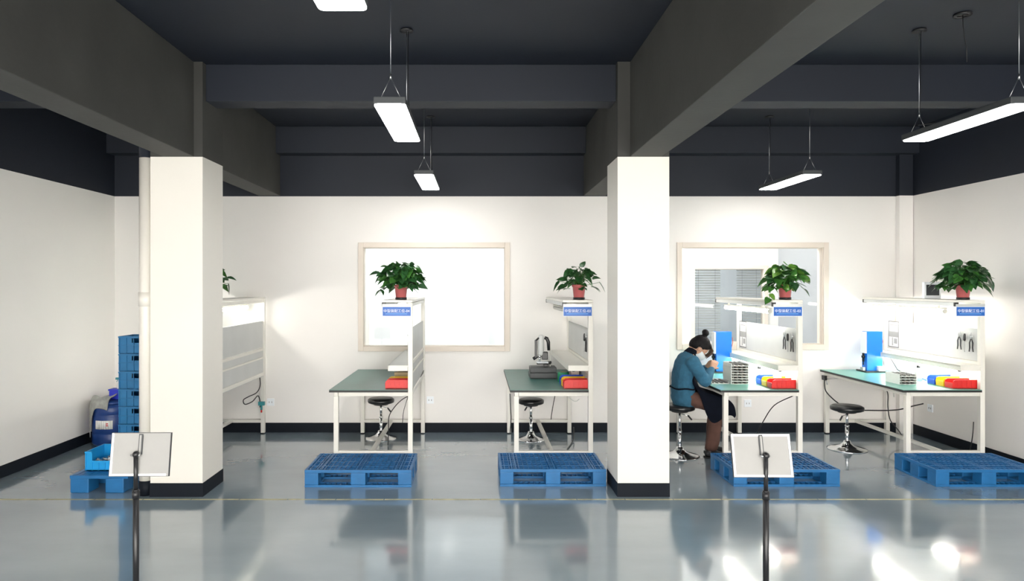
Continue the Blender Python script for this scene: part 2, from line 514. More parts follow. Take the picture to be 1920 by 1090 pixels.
t = thing('ceiling_bracket', 'dark round ceiling plate with a dangling wire in the right bay', 'bracket', (3.36, 4.80, ZC))
m = mb('black_plas')
tb = bmesh.new()
m.lathe([(.035, 0), (.055, 0), (.055, -.016), (.035, -.016)], (0, 0, 0), 24); tb.free()
m.build('ring', t)
mb('black_plas').box(-.05, .05, -.008, .008, -.012, -.002).build('strap', t)
mb('black_plas').tube([(.0, 0, -.01), (.004, 0, -.08), (.02, .01, -.16), (.035, .01, -.24), (.036, .01, -.33)], .003, 6).build('wire', t)

# ------------------------------------------------------------------ workbench
BL = 1.60
def bench():
    t = thing('workbench', None, 'workbench', group='steel workbenches with overhead shelves')
    B = .002
    for y in (0, BL - .045):
        mb('bench_white').box(-.767, -.722, y, y + .045, .012, .70, bev=B).build('leg', t)
        mb('bench_white').box(-.045, 0, y, y + .045, .012, 1.61, bev=B).build('upright', t)
        for x in (-.745, -.0225):
            pass
    for x in (-.745, -.0225):
        for y in (.0225, BL - .0225):
            mb('black_rub').lathe([(0, 0), (.022, 0), (.02, .013), (0, .013)], (x, y, 0), 14).build('foot', t)
    m = mb('bench_white')
    for y in (.004, BL - .041): m.box(-.722, -.045, y, y + .037, .70, .74, bev=B)
    m.box(-.763, -.726, -.0, BL, .70, .74, bev=B).box(-.041, -.004, .045, BL - .045, .70, .74, bev=B)
    m.build('apron_frame', t)
    for y in (.004, BL - .041):
        mb('bench_white').box(-.722, -.045, y, y + .037, .137, .167, bev=B).build('end_rail', t)
    mb('bench_white').box(-.42, -.38, .041, BL - .041, .137, .167, bev=B).build('stretcher', t)
    m = mb('green_top').box(-.806, -.047, -.022, BL + .012, .760, .765)
    m.use('black_rub').box(-.807, -.046, -.023, BL + .013, .740, .7602)
    m.build('tabletop', t)
    mb('panel_grey').box(-.034, -.020, .046, BL - .046, 1.035, 1.352, bev=B).build('back_panel', t)
    for z0, z1 in ((1.0, 1.03), (.905, .925), (1.572, 1.606)): mb('bench_white').box(-.038, -.008, .046, BL - .046, z0, z1, bev=B).build('back_rail', t)
    for z0, z1 in ((.69, .904), (.926, .999)): mb('panel_grey').box(-.032, -.016, .046, BL - .046, z0, z1).build('lower_panel', t)
    m = mb('bench_white').box(-.24, -.039, .0, BL, .985, .999).box(-.24, -.226, .0, BL, .945, .999, bev=B)
    m.box(-.226, -.047, .0, .014, .945, .985).box(-.226, -.047, BL - .014, BL, .945, .985)
    m.build('middle_shelf', t)
    m = mb('bench_white').box(-.295, .0, -.004, BL + .004, 1.612, 1.636, bev=.003)
    m.build('top_shelf', t)
    m = mb('alu').box(-.297, -.262, .012, BL - .012, 1.576, 1.6115, bev=.004)
    m.build('front_rail', t)
    for y in (-.004, BL - .012):
        mb('black_plas').box(-.30, -.259, y, y + .016, 1.572, 1.6118, bev=.002).build('end_cap', t)
    return t

def lamp_unit(t, lit, top):
    if top:
        y0, y1, x, z = .28, 1.53, -.20, 1.515
    else:
        y0, y1, x, z = .10, 1.50, -.175, .945
    h = mb('bench_white').box(x - .022, x + .022, y0, y1, z + .022, z + .036, bev=.003)
    for y in (y0 + .1, y1 - .1): h.box(x - .008, x + .008, y - .01, y + .01, z + .034, (1.612 if top else .985))
    h = h.build('lamp_housing', t)
    mb('tube_on' if lit else 'tube_off').tube([(x, y0 + .012, z), (x, y1 - .012, z)], .021, 14).build('lamp_tube', h)
    for ya in (y0, y1 - .013): mb('bench_white' if top else 'black_plas').tube([(x, ya, z), (x, ya + .013, z)], .022, 14).build('lamp_end', h)

def sign(t, txt):
    s = mb('sign_blue').box(-.288, -.016, -.0185, -.0155, 1.482, 1.568)
    s.use('sign_white').box(-.292, -.012, -.0155, -.0125, 1.478, 1.572)
    s = s.build('station_sign', t)
    s['label'] = 'blue sign with white characters'
    lettering(txt, .04, 'lettering', 'sign_white', s, (-.152, -.0190, 1.531), width=.25)
    mb('sign_light').box(-.262, -.05, -.0192, -.0186, 1.498, 1.505).build('small_print', s)
    b = mb('alu').box(-.292, -.012, -.020, -.0062, 1.572, 1.596)
    b.build('sign_bracket', t)

XB = [-.63, 1.125, 3.163, 4.936, -2.547]
blabs = ['cream workbench in front of the bright window, beige carton and red bin on it',
         'cream workbench with a microscope on it, beside the middle pillar',
         'cream workbench at which the person in the teal sweater works',
         'cream workbench in the right corner with white trays and lit shelves',
         'cream workbench mostly hidden behind the pillar with the pipe']
lit = [False, False, True, True, True]
B0 = bench()
benches = []
for i, x in enumerate(XB):
    b = B0 if i == 0 else copy_tree(B0)
    b.location = (x, 6.74, 0); b['label'] = blabs[i]; benches.append(b)
for i, b in enumerate(benches):
    lamp_unit(b, lit[i], True); lamp_unit(b, lit[i], False)
    if i < 4: sign(b, '中型装配工位-0%d' % (4 - i))
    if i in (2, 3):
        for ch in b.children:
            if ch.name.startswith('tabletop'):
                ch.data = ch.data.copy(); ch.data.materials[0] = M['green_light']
TZ = .765

# ------------------------------------------------------------------ stools
def stool():
    t = thing('stool', None, 'stool', group='round black stools')
    return t
def make_stool(x, y, h, label, r=.155, base_r=.185, lever=0):
    t = thing('stool', label, 'stool', (x, y, 0), group='round black lab stools')
    mb('seat_black').lathe([(0, 0), (r * .86, 0), (r * .985, -.012), (r, -.03), (r * .97, -.048), (r * .85, -.056), (0, -.056)], (0, 0, h), 36).build('seat', t)
    mb('black_plas').lathe([(0, 0), (r * .6, 0), (r * .55, -.02), (.03, -.03), (0, -.03)], (0, 0, h - .055), 24).build('seat_plate', t)
    mb('chrome').tube([(0, 0, .05), (0, 0, .25)], .019, 18).tube([(0, 0, .245), (0, 0, .262)], .022, 18).tube([(0, 0, .26), (0, 0, h - .07)], .0135, 14).build('gas_column', t)
    a = lever
    m = mb('chrome').tube([(0, 0, h - .095), (.10 * math.cos(a), .10 * math.sin(a), h - .11)], .004, 8)
    m.use('black_plas').tube([(.085 * math.cos(a), .085 * math.sin(a), h - .107), (.125 * math.cos(a), .125 * math.sin(a), h - .15)], .009, 8)
    m.build('lever', t)
    k = base_r / .2
    mb('chrome').lathe([(0, 0), (.2 * k, 0), (.2 * k, .006), (.185 * k, .012), (.12 * k, .026), (.07 * k, .045), (.04, .075), (.032, .095), (0, .095)], (0, 0, 0), 40).build('base', t)
    return t
make_stool(-1.118, 8.05, .468, 'round black stool with chrome base under the bench by the bright window', lever=R(-20))
make_stool(.618, 7.99, .468, 'round black stool with chrome base under the microscope bench', r=.15, base_r=.165, lever=R(120))
make_stool(2.11, 7.23, .535, 'tall round black stool on which the person sits', base_r=.2, lever=R(-30))
make_stool(4.01, 7.52, .475, 'round black stool standing clear beside the right corner bench', r=.168, base_r=.2, lever=R(-150))

# ------------------------------------------------------------------ pallets
def pallet():
    w, d, h = .94, .61, .152
    t = thing('pallet', None, 'pallet', group='blue plastic pallets')
    dk = mb('blue_pallet')
    z0, z1 = h - .026, h
    dk.box(0, w, 0, .022, z0, z1, bev=.002).box(0, w, d - .022, d, z0, z1, bev=.002)
    dk.box(0, .022, .022, d - .022, z0, z1, bev=.002).box(w - .022, w, .022, d - .022, z0, z1, bev=.002)
    for cx in (.125, .47, .815):
        for s in (-.018, .018): dk.box(cx + s - .006, cx + s + .006, .022, d - .022, z0, z1 + .0006)
    n = 22
    for k in range(1, n):
        x = w * k / n
        dk.box(x - .0035, x + .0035, .022, d - .022, z0 + .003, z1 - .001)
    for k in range(1, 8):
        y = d * k / 8
        ww = .010 if k % 2 == 0 else .004
        dk.box(.022, w - .022, y - ww, y + ww, z0 + .002, z1 - .002)
    dk.build('top_deck', t)
    for cx, cw in ((0, .12), (.405, .13), (w - .12, .12)):
        for cy, cdp in ((0, .12), (d / 2 - .06, .12), (d - .12, .12)):
            mb('blue_pallet').box(cx, cx + cw, cy, cy + cdp, .02, z0, bev=.006).build('block', t)
    sk = mb('blue_pallet')
    for cx, cw in ((0, .12), (.405, .13), (w - .12, .12)): sk.box(cx, cx + cw, 0, d, 0, .020, bev=.003)
    for cy, cdp in ((0, .10), (d / 2 - .05, .10), (d - .10, .10)):
        for xa, xb in ((.12, .405), (.535, w - .12)):
            sk.box(xa, xb, cy, cy + .014, 0, .02).box(xa, xb, cy + cdp - .014, cy + cdp, 0, .02)
            q = int((xb - xa) / .045)
            for k in range(1, q): sk.box(xa + k * (xb - xa) / q - .006, xa + k * (xb - xa) / q + .006, cy + .014, cy + cdp - .014, .002, .019)
    sk.build('bottom_deck', t)
    return t
PL = pallet()
for i, (x, y, lb) in enumerate(((-1.52, 6.10, 'blue plastic pallet on the floor before the bench by the bright window'),
                                (.20, 6.125, 'blue plastic pallet on the floor left of the middle pillar'),
                                (2.262, 6.12, 'blue plastic pallet behind the right sign stand'),
                                (4.045, 6.115, 'blue plastic pallet before the right corner bench, cut by the edge'))):
    o = PL if i == 0 else copy_tree(PL)
    o.location = (x, y, 0); o['label'] = lb

t = thing('pallet', 'small blue pallet on block feet beside the left pillar, light blue crate on it', 'pallet', (-3.487, 5.93, 0))
mb('blue_pallet').box(0, .50, 0, .46, .122, .150, bev=.004).build('top_deck', t)
m = mb('blue_pallet')
for k in range(9): m.box(.02 + k * .052, .05 + k * .052, .02, .44, .1499, .152)
m.build('deck_rib', t)
for x, w in ((0, .16), (.30, .16)):
    for y, d in ((0, .17), (.29, .17)):
        mb('blue_pallet').box(x + .003, x + w, y + .003, y + d, 0, .123, bev=.008).build('block', t)

# ------------------------------------------------------------------ crates
def crate(w, d, h, material, notch_front, name='storage_crate'):
    t = thing(name, None, 'crate')
    m = mb(material)
    T = .006
    m.box(0, w, 0, d, 0, .008)
    if notch_front == 'hole':
        hw = .085
        for y0 in (0, d - T):
            m.box(0, w / 2 - hw, y0, y0 + T, 0, h).box(w / 2 + hw, w, y0, y0 + T, 0, h)
            m.box(w / 2 - hw, w / 2 + hw, y0, y0 + T, 0, h - .062).box(w / 2 - hw, w / 2 + hw, y0, y0 + T, h - .02, h)
    else:
        c = .08
        m.box(0, .055, 0, T, 0, h).box(w - .055, w, 0, T, 0, h).box(.055, w - .055, 0, T, 0, h - c)
        tb = bmesh.new()
        m.box(0, w, d - T, d, 0, h)
    m.box(0, T, T, d - T, 0, h).box(w - T, w, T, d - T, 0, h)
    m.build('body', t)
    r = mb(material)
    e = .007
    for y0 in (-e, d):
        if notch_front == 'hole':
            r.box(-e, w + e, y0, y0 + e, h - .016, h - .001).box(-e, w + e, y0, y0 + e, h * .45, h * .45 + .006)
        else:
            if y0 < 0:
                r.box(-e, .055, y0, y0 + e, h - .014, h).box(w - .055, w + e, y0, y0 + e, h - .014, h).box(.05, w - .05, y0, y0 + e, h - .094, h - .08)
                r.box(-e, w + e, y0, y0 + e, .01, .016)
            else: r.box(-e, w + e, y0, y0 + e, h - .014, h)
        n = 6
        for k in range(n + 1):
            x = k * (w - .006) / n
            r.box(x, x + .006, y0, y0 + e, .004, h - (.095 if notch_front != 'hole' and y0 < 0 and 0 < k < n else .016))
    for x0 in (-e, w):
        r.box(x0, x0 + e, 0, d, h - .016, h - .001).box(x0, x0 + e, 0, d, h * .45, h * .45 + .006)
        for k in range(5):
            y = k * (d - .006) / 4
            r.box(x0, x0 + e, y, y + .006, .004, h - .016)
    r.build('rim_rib', t)
    return t
C0 = crate(.40, .255, .1625, 'blue_crate', 'hole')
ordn = ['lowest', 'second from the bottom', 'third from the bottom', 'fourth from the bottom', 'fourth from the top', 'third from the top', 'second from the top', 'topmost']
for k in range(8):
    o = C0 if k == 0 else copy_tree(C0)
    o.location = (-3.318 + random.uniform(-.002, .002), 6.425, k * .1635)
    o['label'] = 'blue ribbed crate behind the white pipe, %s of its tall stack' % ordn[k]
    o['group'] = 'blue crates stacked beside the pipe'
o = crate(.34, .295, .168, 'light_blue', 'low', 'parts_bin')
o.location = (-3.43, 6.075, .153)
o['label'] = 'light blue open fronted crate of metal parts on the small pallet'
for k in range(16):
    a = random.uniform(0, 3.1)
    px, py = random.uniform(-3.38, -3.14), random.uniform(6.12, 6.32)
    z = .153 + .072
    m = mb('steel').tube([(-.025, 0, 0), (.025, 0, 0)], .012, 10).tube([(.02, 0, 0), (.03, 0, 0)], .017, 6)
    q = m.build('metal_fitting', None, (px, py, z)); q.rotation_euler = (0, random.uniform(-.4, .4), a)
    tag(q, 'small steel fitting lying in the light blue crate', 'fitting', 'steel fittings in the light blue crate')
tag(mb('steel').box(-3.415, -3.105, 6.095, 6.35, .1615, .212, bev=.004).build('metal_sheet'), 'layer of flat metal pieces at the bottom of the light blue crate', 'metal parts')

# ------------------------------------------------------------------ barrel corner
t = thing('barrel', 'deep blue plastic barrel with a white label by the left wall', 'barrel', (-4.115, 7.86, 0))
rr = .225
mb('barrel').lathe([(0, 0), (rr * .93, 0), (rr, .02), (rr, .12), (rr * .975, .13), (rr, .14), (rr, .33), (rr * .975, .34), (rr, .35), (rr, .42), (rr * .93, .45), (rr * .9, .452), (0, .452)], (0, 0, 0), 40).build('body', t)
mb('barrel').lathe([(0, 0), (rr * .86, 0), (rr * .86, .022), (rr * .80, .03), (0, .03)], (0, 0, .452), 40).build('lid', t)
m = mb('paper')
for k in range(8):
    a0 = R(-116 + k * 6.2); a1 = R(-116 + (k + 1) * 6.2); q = rr + .003
    vs = [m.bm.verts.new((q * math.cos(a), q * math.sin(a), z)) for a, z in ((a0, .19), (a1, .19), (a1, .285), (a0, .285))]
    m._tag([m.bm.faces.new(vs)], True)
lb_ = m.build('paper_label', t)
md = lb_.modifiers.new('s', 'SOLIDIFY'); md.thickness = .001
m = mb('red_ink')
a0, a1 = R(-84), R(-78)
for z in (.245, .225):
    q = rr + .0042
    vs = [m.bm.verts.new((q * math.cos(a), q * math.sin(a), z + dz)) for a, dz in ((a0, 0), (a1, 0), (a1, .012), (a0, .012))]
    m._tag([m.bm.faces.new(vs)])
m.build('red_print', lb_)
def cloth_heap():
    m = mb('cloth')
    n1, n2 = 26, 22
    g = []
    for i in range(n1):
        row = []
        u = i / (n1 - 1)
        for j in range(n2):
            v = j / (n2 - 1)
            x = -.255 + .30 * u; y = -.235 + .27 * v
            nz = noise.noise(Vector((x * 9, y * 9, 3.1)))
            z = .515 + .03 * math.sin(u * 5 + v * 3) + .035 * nz + .03 * (1 - abs(2 * u - 1))
            rad = math.hypot(x, y)
            if rad > .21: z -= (rad - .21) * 3.2 + max(0, .02 * nz)
            k = min(1, .243 / max(rad, .001)) if rad > .235 else 1
            row.append(m.bm.verts.new((x * k, y * k, z)))
        g.append(row)
    fs = [m.bm.faces.new((g[i][j], g[i + 1][j], g[i + 1][j + 1], g[i][j + 1])) for i in range(n1 - 1) for j in range(n2 - 1)]
    m._tag(fs, True)
    o = m.build('cloth', None, (-4.115, 7.86, 0))
    md = o.modifiers.new('s', 'SOLIDIFY'); md.thickness = .006; md.offset = 1
    ms = o.modifiers.new('ss', 'SUBSURF'); ms.levels = 1; ms.render_levels = 1
    tag(o, 'crumpled grey cloth draped over the blue barrel', 'cloth')
cloth_heap()
t = thing('tub', 'violet blue plastic tub standing on the barrel by the crates', 'tub', (-4.09, 7.90, .484))
mb('violet_blue').box(-.08, .08, -.055, .055, 0, .10, bev=.01).build('body', t)
mb('violet_blue').box(-.086, .086, -.061, .061, .10, .118, bev=.004).build('lid', t)
t = thing('spray_bottle', 'white spray bottle with a teal head on the violet tub', 'bottle', (-4.075, 7.90, .603))
mb('tray').lathe([(0, 0), (.028, 0), (.03, .01), (.03, .06), (.012, .085), (.012, .10), (0, .10)], (0, 0, 0), 20).build('bottle', t)
m = mb('teal_brass').box(-.045, .018, -.01, .01, .10, .125, bev=.004).tube([(-.02, 0, .102), (-.035, 0, .075)], .004, 8)
m.build('spray_head', t)

# ------------------------------------------------------------------ sign stands
def sign_stand(x, y, label, tilt, yaw, roll, frame_mats, zc, poleoff):
    t = thing('sign_stand', label, 'sign stand', (x, y, 0), group='black sign stands')
    m = mb('black_plas').lathe([(0, 0), (.15, 0), (.15, .008), (.14, .014), (.03, .02), (0, .02)], (0, 0, 0), 36)
    m.build('base', t)
    mb('black_plas').tube([(0, 0, .018), (0, 0, zc - .215)], .0155, 18).build('lower_pole', t)
    mb('black_plas').tube([(0, 0, zc - .225), (0, 0, zc - .185)], .019, 18).tube([(0, 0, zc - .188), (0, 0, zc - .178)], .016, 18).build('collar', t)
    mb('black_plas').tube([(0, 0, zc - .2), (0, 0, zc + .005)], .0115, 18).build('upper_pole', t)
    m = mb('black_plas').ball((0, 0, zc + .008), .018, .018, .018)
    m.use('chrome').tube([(-.028, 0, zc + .004), (.02, 0, zc + .004)], .006, 10)
    m.build('hinge', t)
    # frame in local coords, centre at (poleoff, .03, zc)
    mtx = Matrix.Translation((poleoff, .028, zc + .002)) @ Euler((R(tilt), R(roll), R(yaw))).to_matrix().to_4x4()
    w, h, f = .155, .112, .011
    fr = MB()
    f_l, f_b, f_r, f_t = frame_mats
    fr.use(f_l).box(-w, -w + f, -.008, .006, -h, h, mtx=mtx)
    fr.use(f_r).box(w - f, w, -.008, .006, -h, h, mtx=mtx)
    fr.use(f_t).box(-w + f, w - f, -.008, .006, h - f, h, mtx=mtx)
    fr.use(f_b).box(-w + f, w - f, -.008, .006, -h, -h + f, mtx=mtx)
    fr.build('frame', t)
    # dark outer lip facing away
    lip = mb('black_plas')
    for b_ in ((-w - .003, -w, -.006, .008, -h - .003, h + .003), (w, w + .003, -.006, .008, -h - .003, h + .003), (-w, w, -.006, .008, h, h + .003), (-w, w, -.006, .008, -h - .003, -h)):
        lip.box(*b_, mtx=mtx)
    lip.build('frame_lip', t)
    mb('grey_board').box(-w + f, w - f, -.004, .003, -h + f, h - f, mtx=mtx).build('backing_board', t)
    m = mb('dark_grey').box(-.010, .010, -.013, -.004, .0, h - .004, mtx=mtx)
    m.use('grey_board').box(-.005, .005, -.016, -.011, -.01, h - .01, mtx=mtx)
    m.build('bracket_strip', t)
    return t
sign_stand(-1.822, 3.7, 'sign stand seen from behind, before the left pillar', -9, 2, .2, ('sign_white', 'sign_white', 'grey_board', 'grey_board'), .868, .012)
sign_stand(1.540, 3.7, 'white framed sign stand seen from behind, before the pallet by the person', -14, -3, -.6, ('sign_white',) * 4, .862, -.012)

# ------------------------------------------------------------------ plants
def leaf(m, base, direction, size, droop, matname, roll):
    m.use(matname)
    d = Vector(direction).normalized()
    side = d.cross(Vector((0, 0, 1)))
    if side.length < .1: side = Vector((1, 0, 0))
    side.normalize()
    side = Matrix.Rotation(roll, 3, d) @ side
    up = side.cross(d).normalized()
    prof = ((0, .05), (.10, .34), (.30, .46), (.55, .38), (.80, .19), (1, .012))
    rows = []
    for tt, w in prof:
        c = Vector(base) + d * size * tt + Vector((0, 0, -1)) * droop * size * tt * tt
        back = -d * size * .10 * (1 if tt == .10 else 0)
        rows.append((m.bm.verts.new(c + side * w * size + up * size * .10 * w * 2 + back), m.bm.verts.new(c), m.bm.verts.new(c - side * w * size + up * size * .10 * w * 2 + back)))
    fs = []
    for a, b in zip(rows, rows[1:]):
        fs.append(m.bm.faces.new((a[0], a[1], b[1], b[0]))); fs.append(m.bm.faces.new((a[1], a[2], b[2], b[1])))
    m._tag(fs, True)

def plant(x, y, z, label, seed, n, rad, hgt, mats, trail=None, size=(.07, .11), sprig=None):
    rnd = random.Random(seed)
    t = thing('potted_plant', label, 'plant', (x, y, z), group='potted pothos plants on the bench shelves')
    p = mb('pot').lathe([(0, 0), (.048, 0), (.05, .006), (.063, .125), (.069, .127), (.069, .148), (.062, .148), (.058, .12), (0, .12)], (0, 0, 0), 30)
    p.build('pot', t)
    mb('black_plas').lathe([(0, .0005), (.056, .0005), (.058, .022), (.054, .022), (.052, .004), (0, .004)], (0, 0, 0), 30).build('saucer', t)
    mb('soil').lathe([(0, .13), (.04, .132), (.06, .126), (.0605, .122), (0, .121)], (0, 0, 0), 24).build('soil', t)
    f = MB()
    st = mb('leaf2')
    for k in range(n):
        a = rnd.uniform(0, 2 * math.pi)
        q = rnd.random()
        el = rnd.uniform(-.15, 1.0)
        rr_ = rad * (.25 + .75 * math.sqrt(q)) * (1 - .45 * max(0, el - .3))
        tip = Vector((rr_ * math.cos(a), rr_ * math.sin(a) * .8, .14 + hgt * (.18 + .82 * max(0, el) * (1 - .35 * q)) - (.07 * q if el < .1 else 0)))
        mid = Vector((tip.x * .45, tip.y * .45, max(.15, tip.z * .75) + .05))
        st.tube([(rnd.uniform(-.02, .02), rnd.uniform(-.02, .02), .125), mid, tip], .0022, 5)
        d = Vector((math.cos(a + rnd.uniform(-.6, .6)), math.sin(a + rnd.uniform(-.6, .6)), rnd.uniform(-.5, .45)))
        leaf(f, tip - d * .02, d, rnd.uniform(*size), rnd.uniform(.1, .7), rnd.choice(mats), rnd.uniform(-.7, .7))
    if sprig:
        for (sx, sy, sz, dx, dz) in sprig:
            st.tube([(0, 0, .13), (sx * .5, sy, sz * .7 + .03), (sx, sy, sz)], .0022, 5)
            leaf(f, (sx, sy, sz), (dx, .1, dz), size[1], .3, mats[0], .3)
    if trail:
        pts = [Vector(p) for p in trail]
        st.tube(pts, .0028, 6)
        for k in range(len(pts) - 1):
            for s_ in (-1, 1):
                c = pts[k].lerp(pts[k + 1], rnd.random())
                leaf(f, c, (s_ * .6 - .2, -.5, -.6), rnd.uniform(.055, .08), .3, rnd.choice(mats), rnd.uniform(-.8, .8))
    f.build('foliage', t)
    st.build('stems', t)
    return t
ZS = 1.637
plant(-.755, 6.86, ZS, 'bushy dark green pothos in a red pot before the bright window', 3, 190, .205, .25, ['leaf', 'leaf', 'leaf2'],
      trail=[(-.03, -.03, .13), (-.10, -.08, .19), (-.17, -.09, .14), (-.20, -.09, .06)], sprig=[(-.21, 0, .26, -1, .1)])
plant(1.005, 6.86, ZS, 'smaller dark green pothos with an upright sprig, above the microscope bench', 11, 80, .175, .19, ['leaf', 'leaf', 'leaf'], size=(.06, .095),
      sprig=[(.03, 0, .32, .35, .9), (.06, 0, .30, .9, -.1), (-.19, 0, .18, -.6, -.7), (.2, 0, .17, .6, -.7)])
plant(3.045, 6.86, ZS, 'light green pothos trailing over the shelf end above the person', 5, 130, .20, .22, ['leaf2', 'leaf3', 'leaf2', 'leaf'],
      trail=[(-.03, -.03, .13), (-.12, -.06, .17), (-.17, -.07, .10), (-.19, -.07, .0)], sprig=[(.14, 0, .27, 1, .25)])
plant(4.805, 6.86, ZS, 'wide dark green pothos with drooping leaves above the right corner bench', 23, 170, .23, .24, ['leaf', 'leaf', 'leaf2'], sprig=[(-.06, 0, .33, .3, .9), (-.24, 0, .2, -.8, -.4), (.25, 0, .2, .5, -.8)])
plant(-2.665, 6.88, ZS, 'pothos hidden behind the left pillar, only one leaf showing', 9, 40, .17, .20, ['leaf', 'leaf2'], size=(.06, .09), sprig=[(.19, -.02, .215, .8, .0), (.195, -.02, .16, .1, -1)])

# ------------------------------------------------------------------ table goods
def bin_(x0, y0, c, label, w=.25, d=.118, h=.086, group='coloured parts bins on the benches', name='parts_bin'):
    """open-fronted stacking bin, its low mouth towards the sitter (-x)"""
    t = thing(name, label, 'bin', (x0, y0, TZ), group=group)
    m = mb(c)
    T = .004
    m.box(.012, w, 0, d, 0, T).box(w - T, w, 0, d, 0, h)
    for y in (0, d - T):
        tb = bmesh.new()
        pr = [(.006, 0), (w, 0), (w, h), (.03, h), (.008, h * .86), (.0, h * .55)]
        a = [tb.verts.new((px, y, pz)) for px, pz in pr]; b = [tb.verts.new((px, y + T, pz)) for px, pz in pr]
        tb.faces.new(a); tb.faces.new(b[::-1])
        for k in range(6): tb.faces.new((a[k], b[k], b[(k + 1) % 6], a[(k + 1) % 6]))
        m.merge(tb)
    m.box(.001, T + .003, T, d - T, h * .02, h * .62)
    m.build('body', t)
    m = mb(c).box(.03, w + .003, -.005, 0, h - .009, h).box(.03, w + .003, d, d + .005, h - .009, h).box(w, w + .004, -.005, d + .005, h - .009, h)
    for k in range(5):
        xx = .05 + k * .045
        m.box(xx, xx + .003, -.003, 0, .004, h - .009)
    m.build('rim', t)
def bin_row(xr, cs, where, y=6.80):
    for k, c in enumerate(cs):
        cn = {'red': 'red', 'yellow': 'yellow', 'bin_blue': 'blue'}[c]
        bin_(xr - .275, y + k * .135, c, '%s open fronted plastic bin %s' % (cn, where))
bin_row(-.63, ['red', 'yellow'], 'on the bench by the bright window')
bin_row(1.125, ['red', 'yellow', 'bin_blue'], 'on the microscope bench')
bin_row(3.163, ['red', 'yellow', 'bin_blue'], 'on the bench where the person works')
bin_row(4.936, ['red', 'yellow', 'bin_blue'], 'on the right corner bench')

def carton(x0, x1, y0, y1, h, c, label, z=TZ):
    t = thing('box', label, 'box', ((x0 + x1) / 2, (y0 + y1) / 2, z))
    w, d = (x1 - x0) / 2, (y1 - y0) / 2
    mb(c).box(-w, w, -d, d, 0, h - .012, bev=.002).build('body', t)
    mb(c).box(-w - .002, w + .002, -d - .002, d + .002, h - .02, h, bev=.002).build('lid', t)
carton(-.855, -.69, 7.15, 7.42, .115, 'carton', 'beige carton under the shelf of the bench by the bright window')
carton(.985, 1.07, 7.28, 7.45, .11, 'pink_box', 'pale pink carton under the shelf of the microscope bench')
t = thing('tape_roll', 'green roll of tape lying behind the bins on the microscope bench', 'tape', (.905, 7.30, TZ))
m = mb('green_tape').lathe([(.035, 0), (.058, 0), (.06, .006), (.06, .088), (.052, .10), (.035, .10)], (0, 0, 0), 30)
m.build('tape', t)
mb('carton').lathe([(.030, 0), (.035, 0), (.035, .1), (.030, .1)], (0, 0, 0), 24).build('core', t)

# microscope
def microscope(x, y):
    t = thing('microscope', 'black and grey video microscope on a dark base, second bench', 'microscope', (x, y, TZ))
    mb('dark_grey').box(-.148, .148, -.10, .13, .006, .062, bev=.006).build('base', t)
    mb('dark_grey').box(-.142, .142, -.09, .125, .066, .122, bev=.006).build('control_unit', t)
    mb('black_rub').box(-.13, .13, -.08, .12, 0, .007).box(-.13, .13, -.08, .12, .061, .067).build('rubber_strip', t)
    mb('mic_grey').lathe([(0, 0), (.03, 0), (.034, .02), (.036, .10), (.034, .19), (.028, .215), (.015, .226), (0, .228)], (-.02, 0, .245), 24).build('lens_body', t)
    mb('black_plas').box(-.01, .055, -.03, .035, .20, .285, bev=.008).build('focus_block', t)
    m = mb('black_plas')
    m.tube([(.02, 0, .44), (.045, 0, .43), (.062, 0, .39), (.066, 0, .30)], [.018, .02, .02, .016], 12)
    m.build('carrying_arm', t)
    m = mb('black_plas').box(-.088, -.062, -.018, .018, .22, .415, bev=.005).tube([(-.075, -.02, .41), (-.045, -.02, .44)], .010, 10).tube([(-.105, 0, .205), (-.06, 0, .235)], .018, 12)
    m.build('light_arm', t)
    mb('chrome').tube([(-.035, -.01, .17), (-.035, -.01, .25)], .011, 14).tube([(-.035, -.01, .225), (-.035, -.01, .245)], .02, 16).build('objective', t)
    m = mb('sign_white').box(-.065, .058, -.055, .055, .163, .175, bev=.003)
    m.build('stage', t)
    mb('black_plas').tube([(-.07, -.045, .16), (.085, -.045, .16)], .009, 10).tube([(.06, 0, .165), (.095, 0, .17)], .013, 12).build('stage_rail', t)
    mb('black_plas').box(.01, .055, -.035, .03, .122, .165, bev=.006).build('stage_foot', t)
    mb('bench_white').tube([(.083, .02, .0), (.083, .02, .32)], .006, 10).build('side_pole', t)
microscope(.717, 7.60)

# blue press machine
def machine(x, y, label):
    t = thing('bench_press', label, 'machine', (x, y, TZ), group='blue bench presses')
    mb('black_plas').box(-.12, .115, -.105, .11, 0, .018, bev=.003).build('base', t)
    mb('machine_blue').box(-.080, .10, -.055, .055, .018, .475, bev=.004).build('column_cover', t)
    mb('sign_white').box(-.100, -.081, -.05, .05, .22, .47, bev=.003).build('front_cover', t)
    m = mb('black_plas').tube([(-.095, 0, .22), (-.095, 0, .12)], .012, 12).tube([(-.095, 0, .165), (-.095, 0, .19)], .02, 14).tube([(-.095, 0, .12), (-.095, 0, .08)], .006, 10)
    m.build('ram', t)
    mb('steel').box(-.115, -.083, -.03, .03, .018, .055, bev=.003).build('anvil', t)
    mb('tray').box(.03, .108, -.10, -.056, .018, .072, bev=.003).build('switch_box', t)
    mb('orange_red').tube([(.10, 0, .42), (.125, 0, .40), (.132, 0, .35), (.117, 0, .29), (.10, 0, .25)], .004, 8).build('red_hose', t)
machine(2.845, 8.08, 'tall blue bench press in front of the person')
machine(4.62, 8.13, 'tall blue bench press at the back of the right corner bench')
tag(mb('black_plas').tube([(4.72, 8.0, TZ + .22), (4.735, 7.92, TZ + .16), (4.75, 7.84, TZ + .06), (4.80, 7.75, TZ + .008)], .006, 8).build('hose'), 'black hose running from the blue press down to the right corner bench', 'hose')

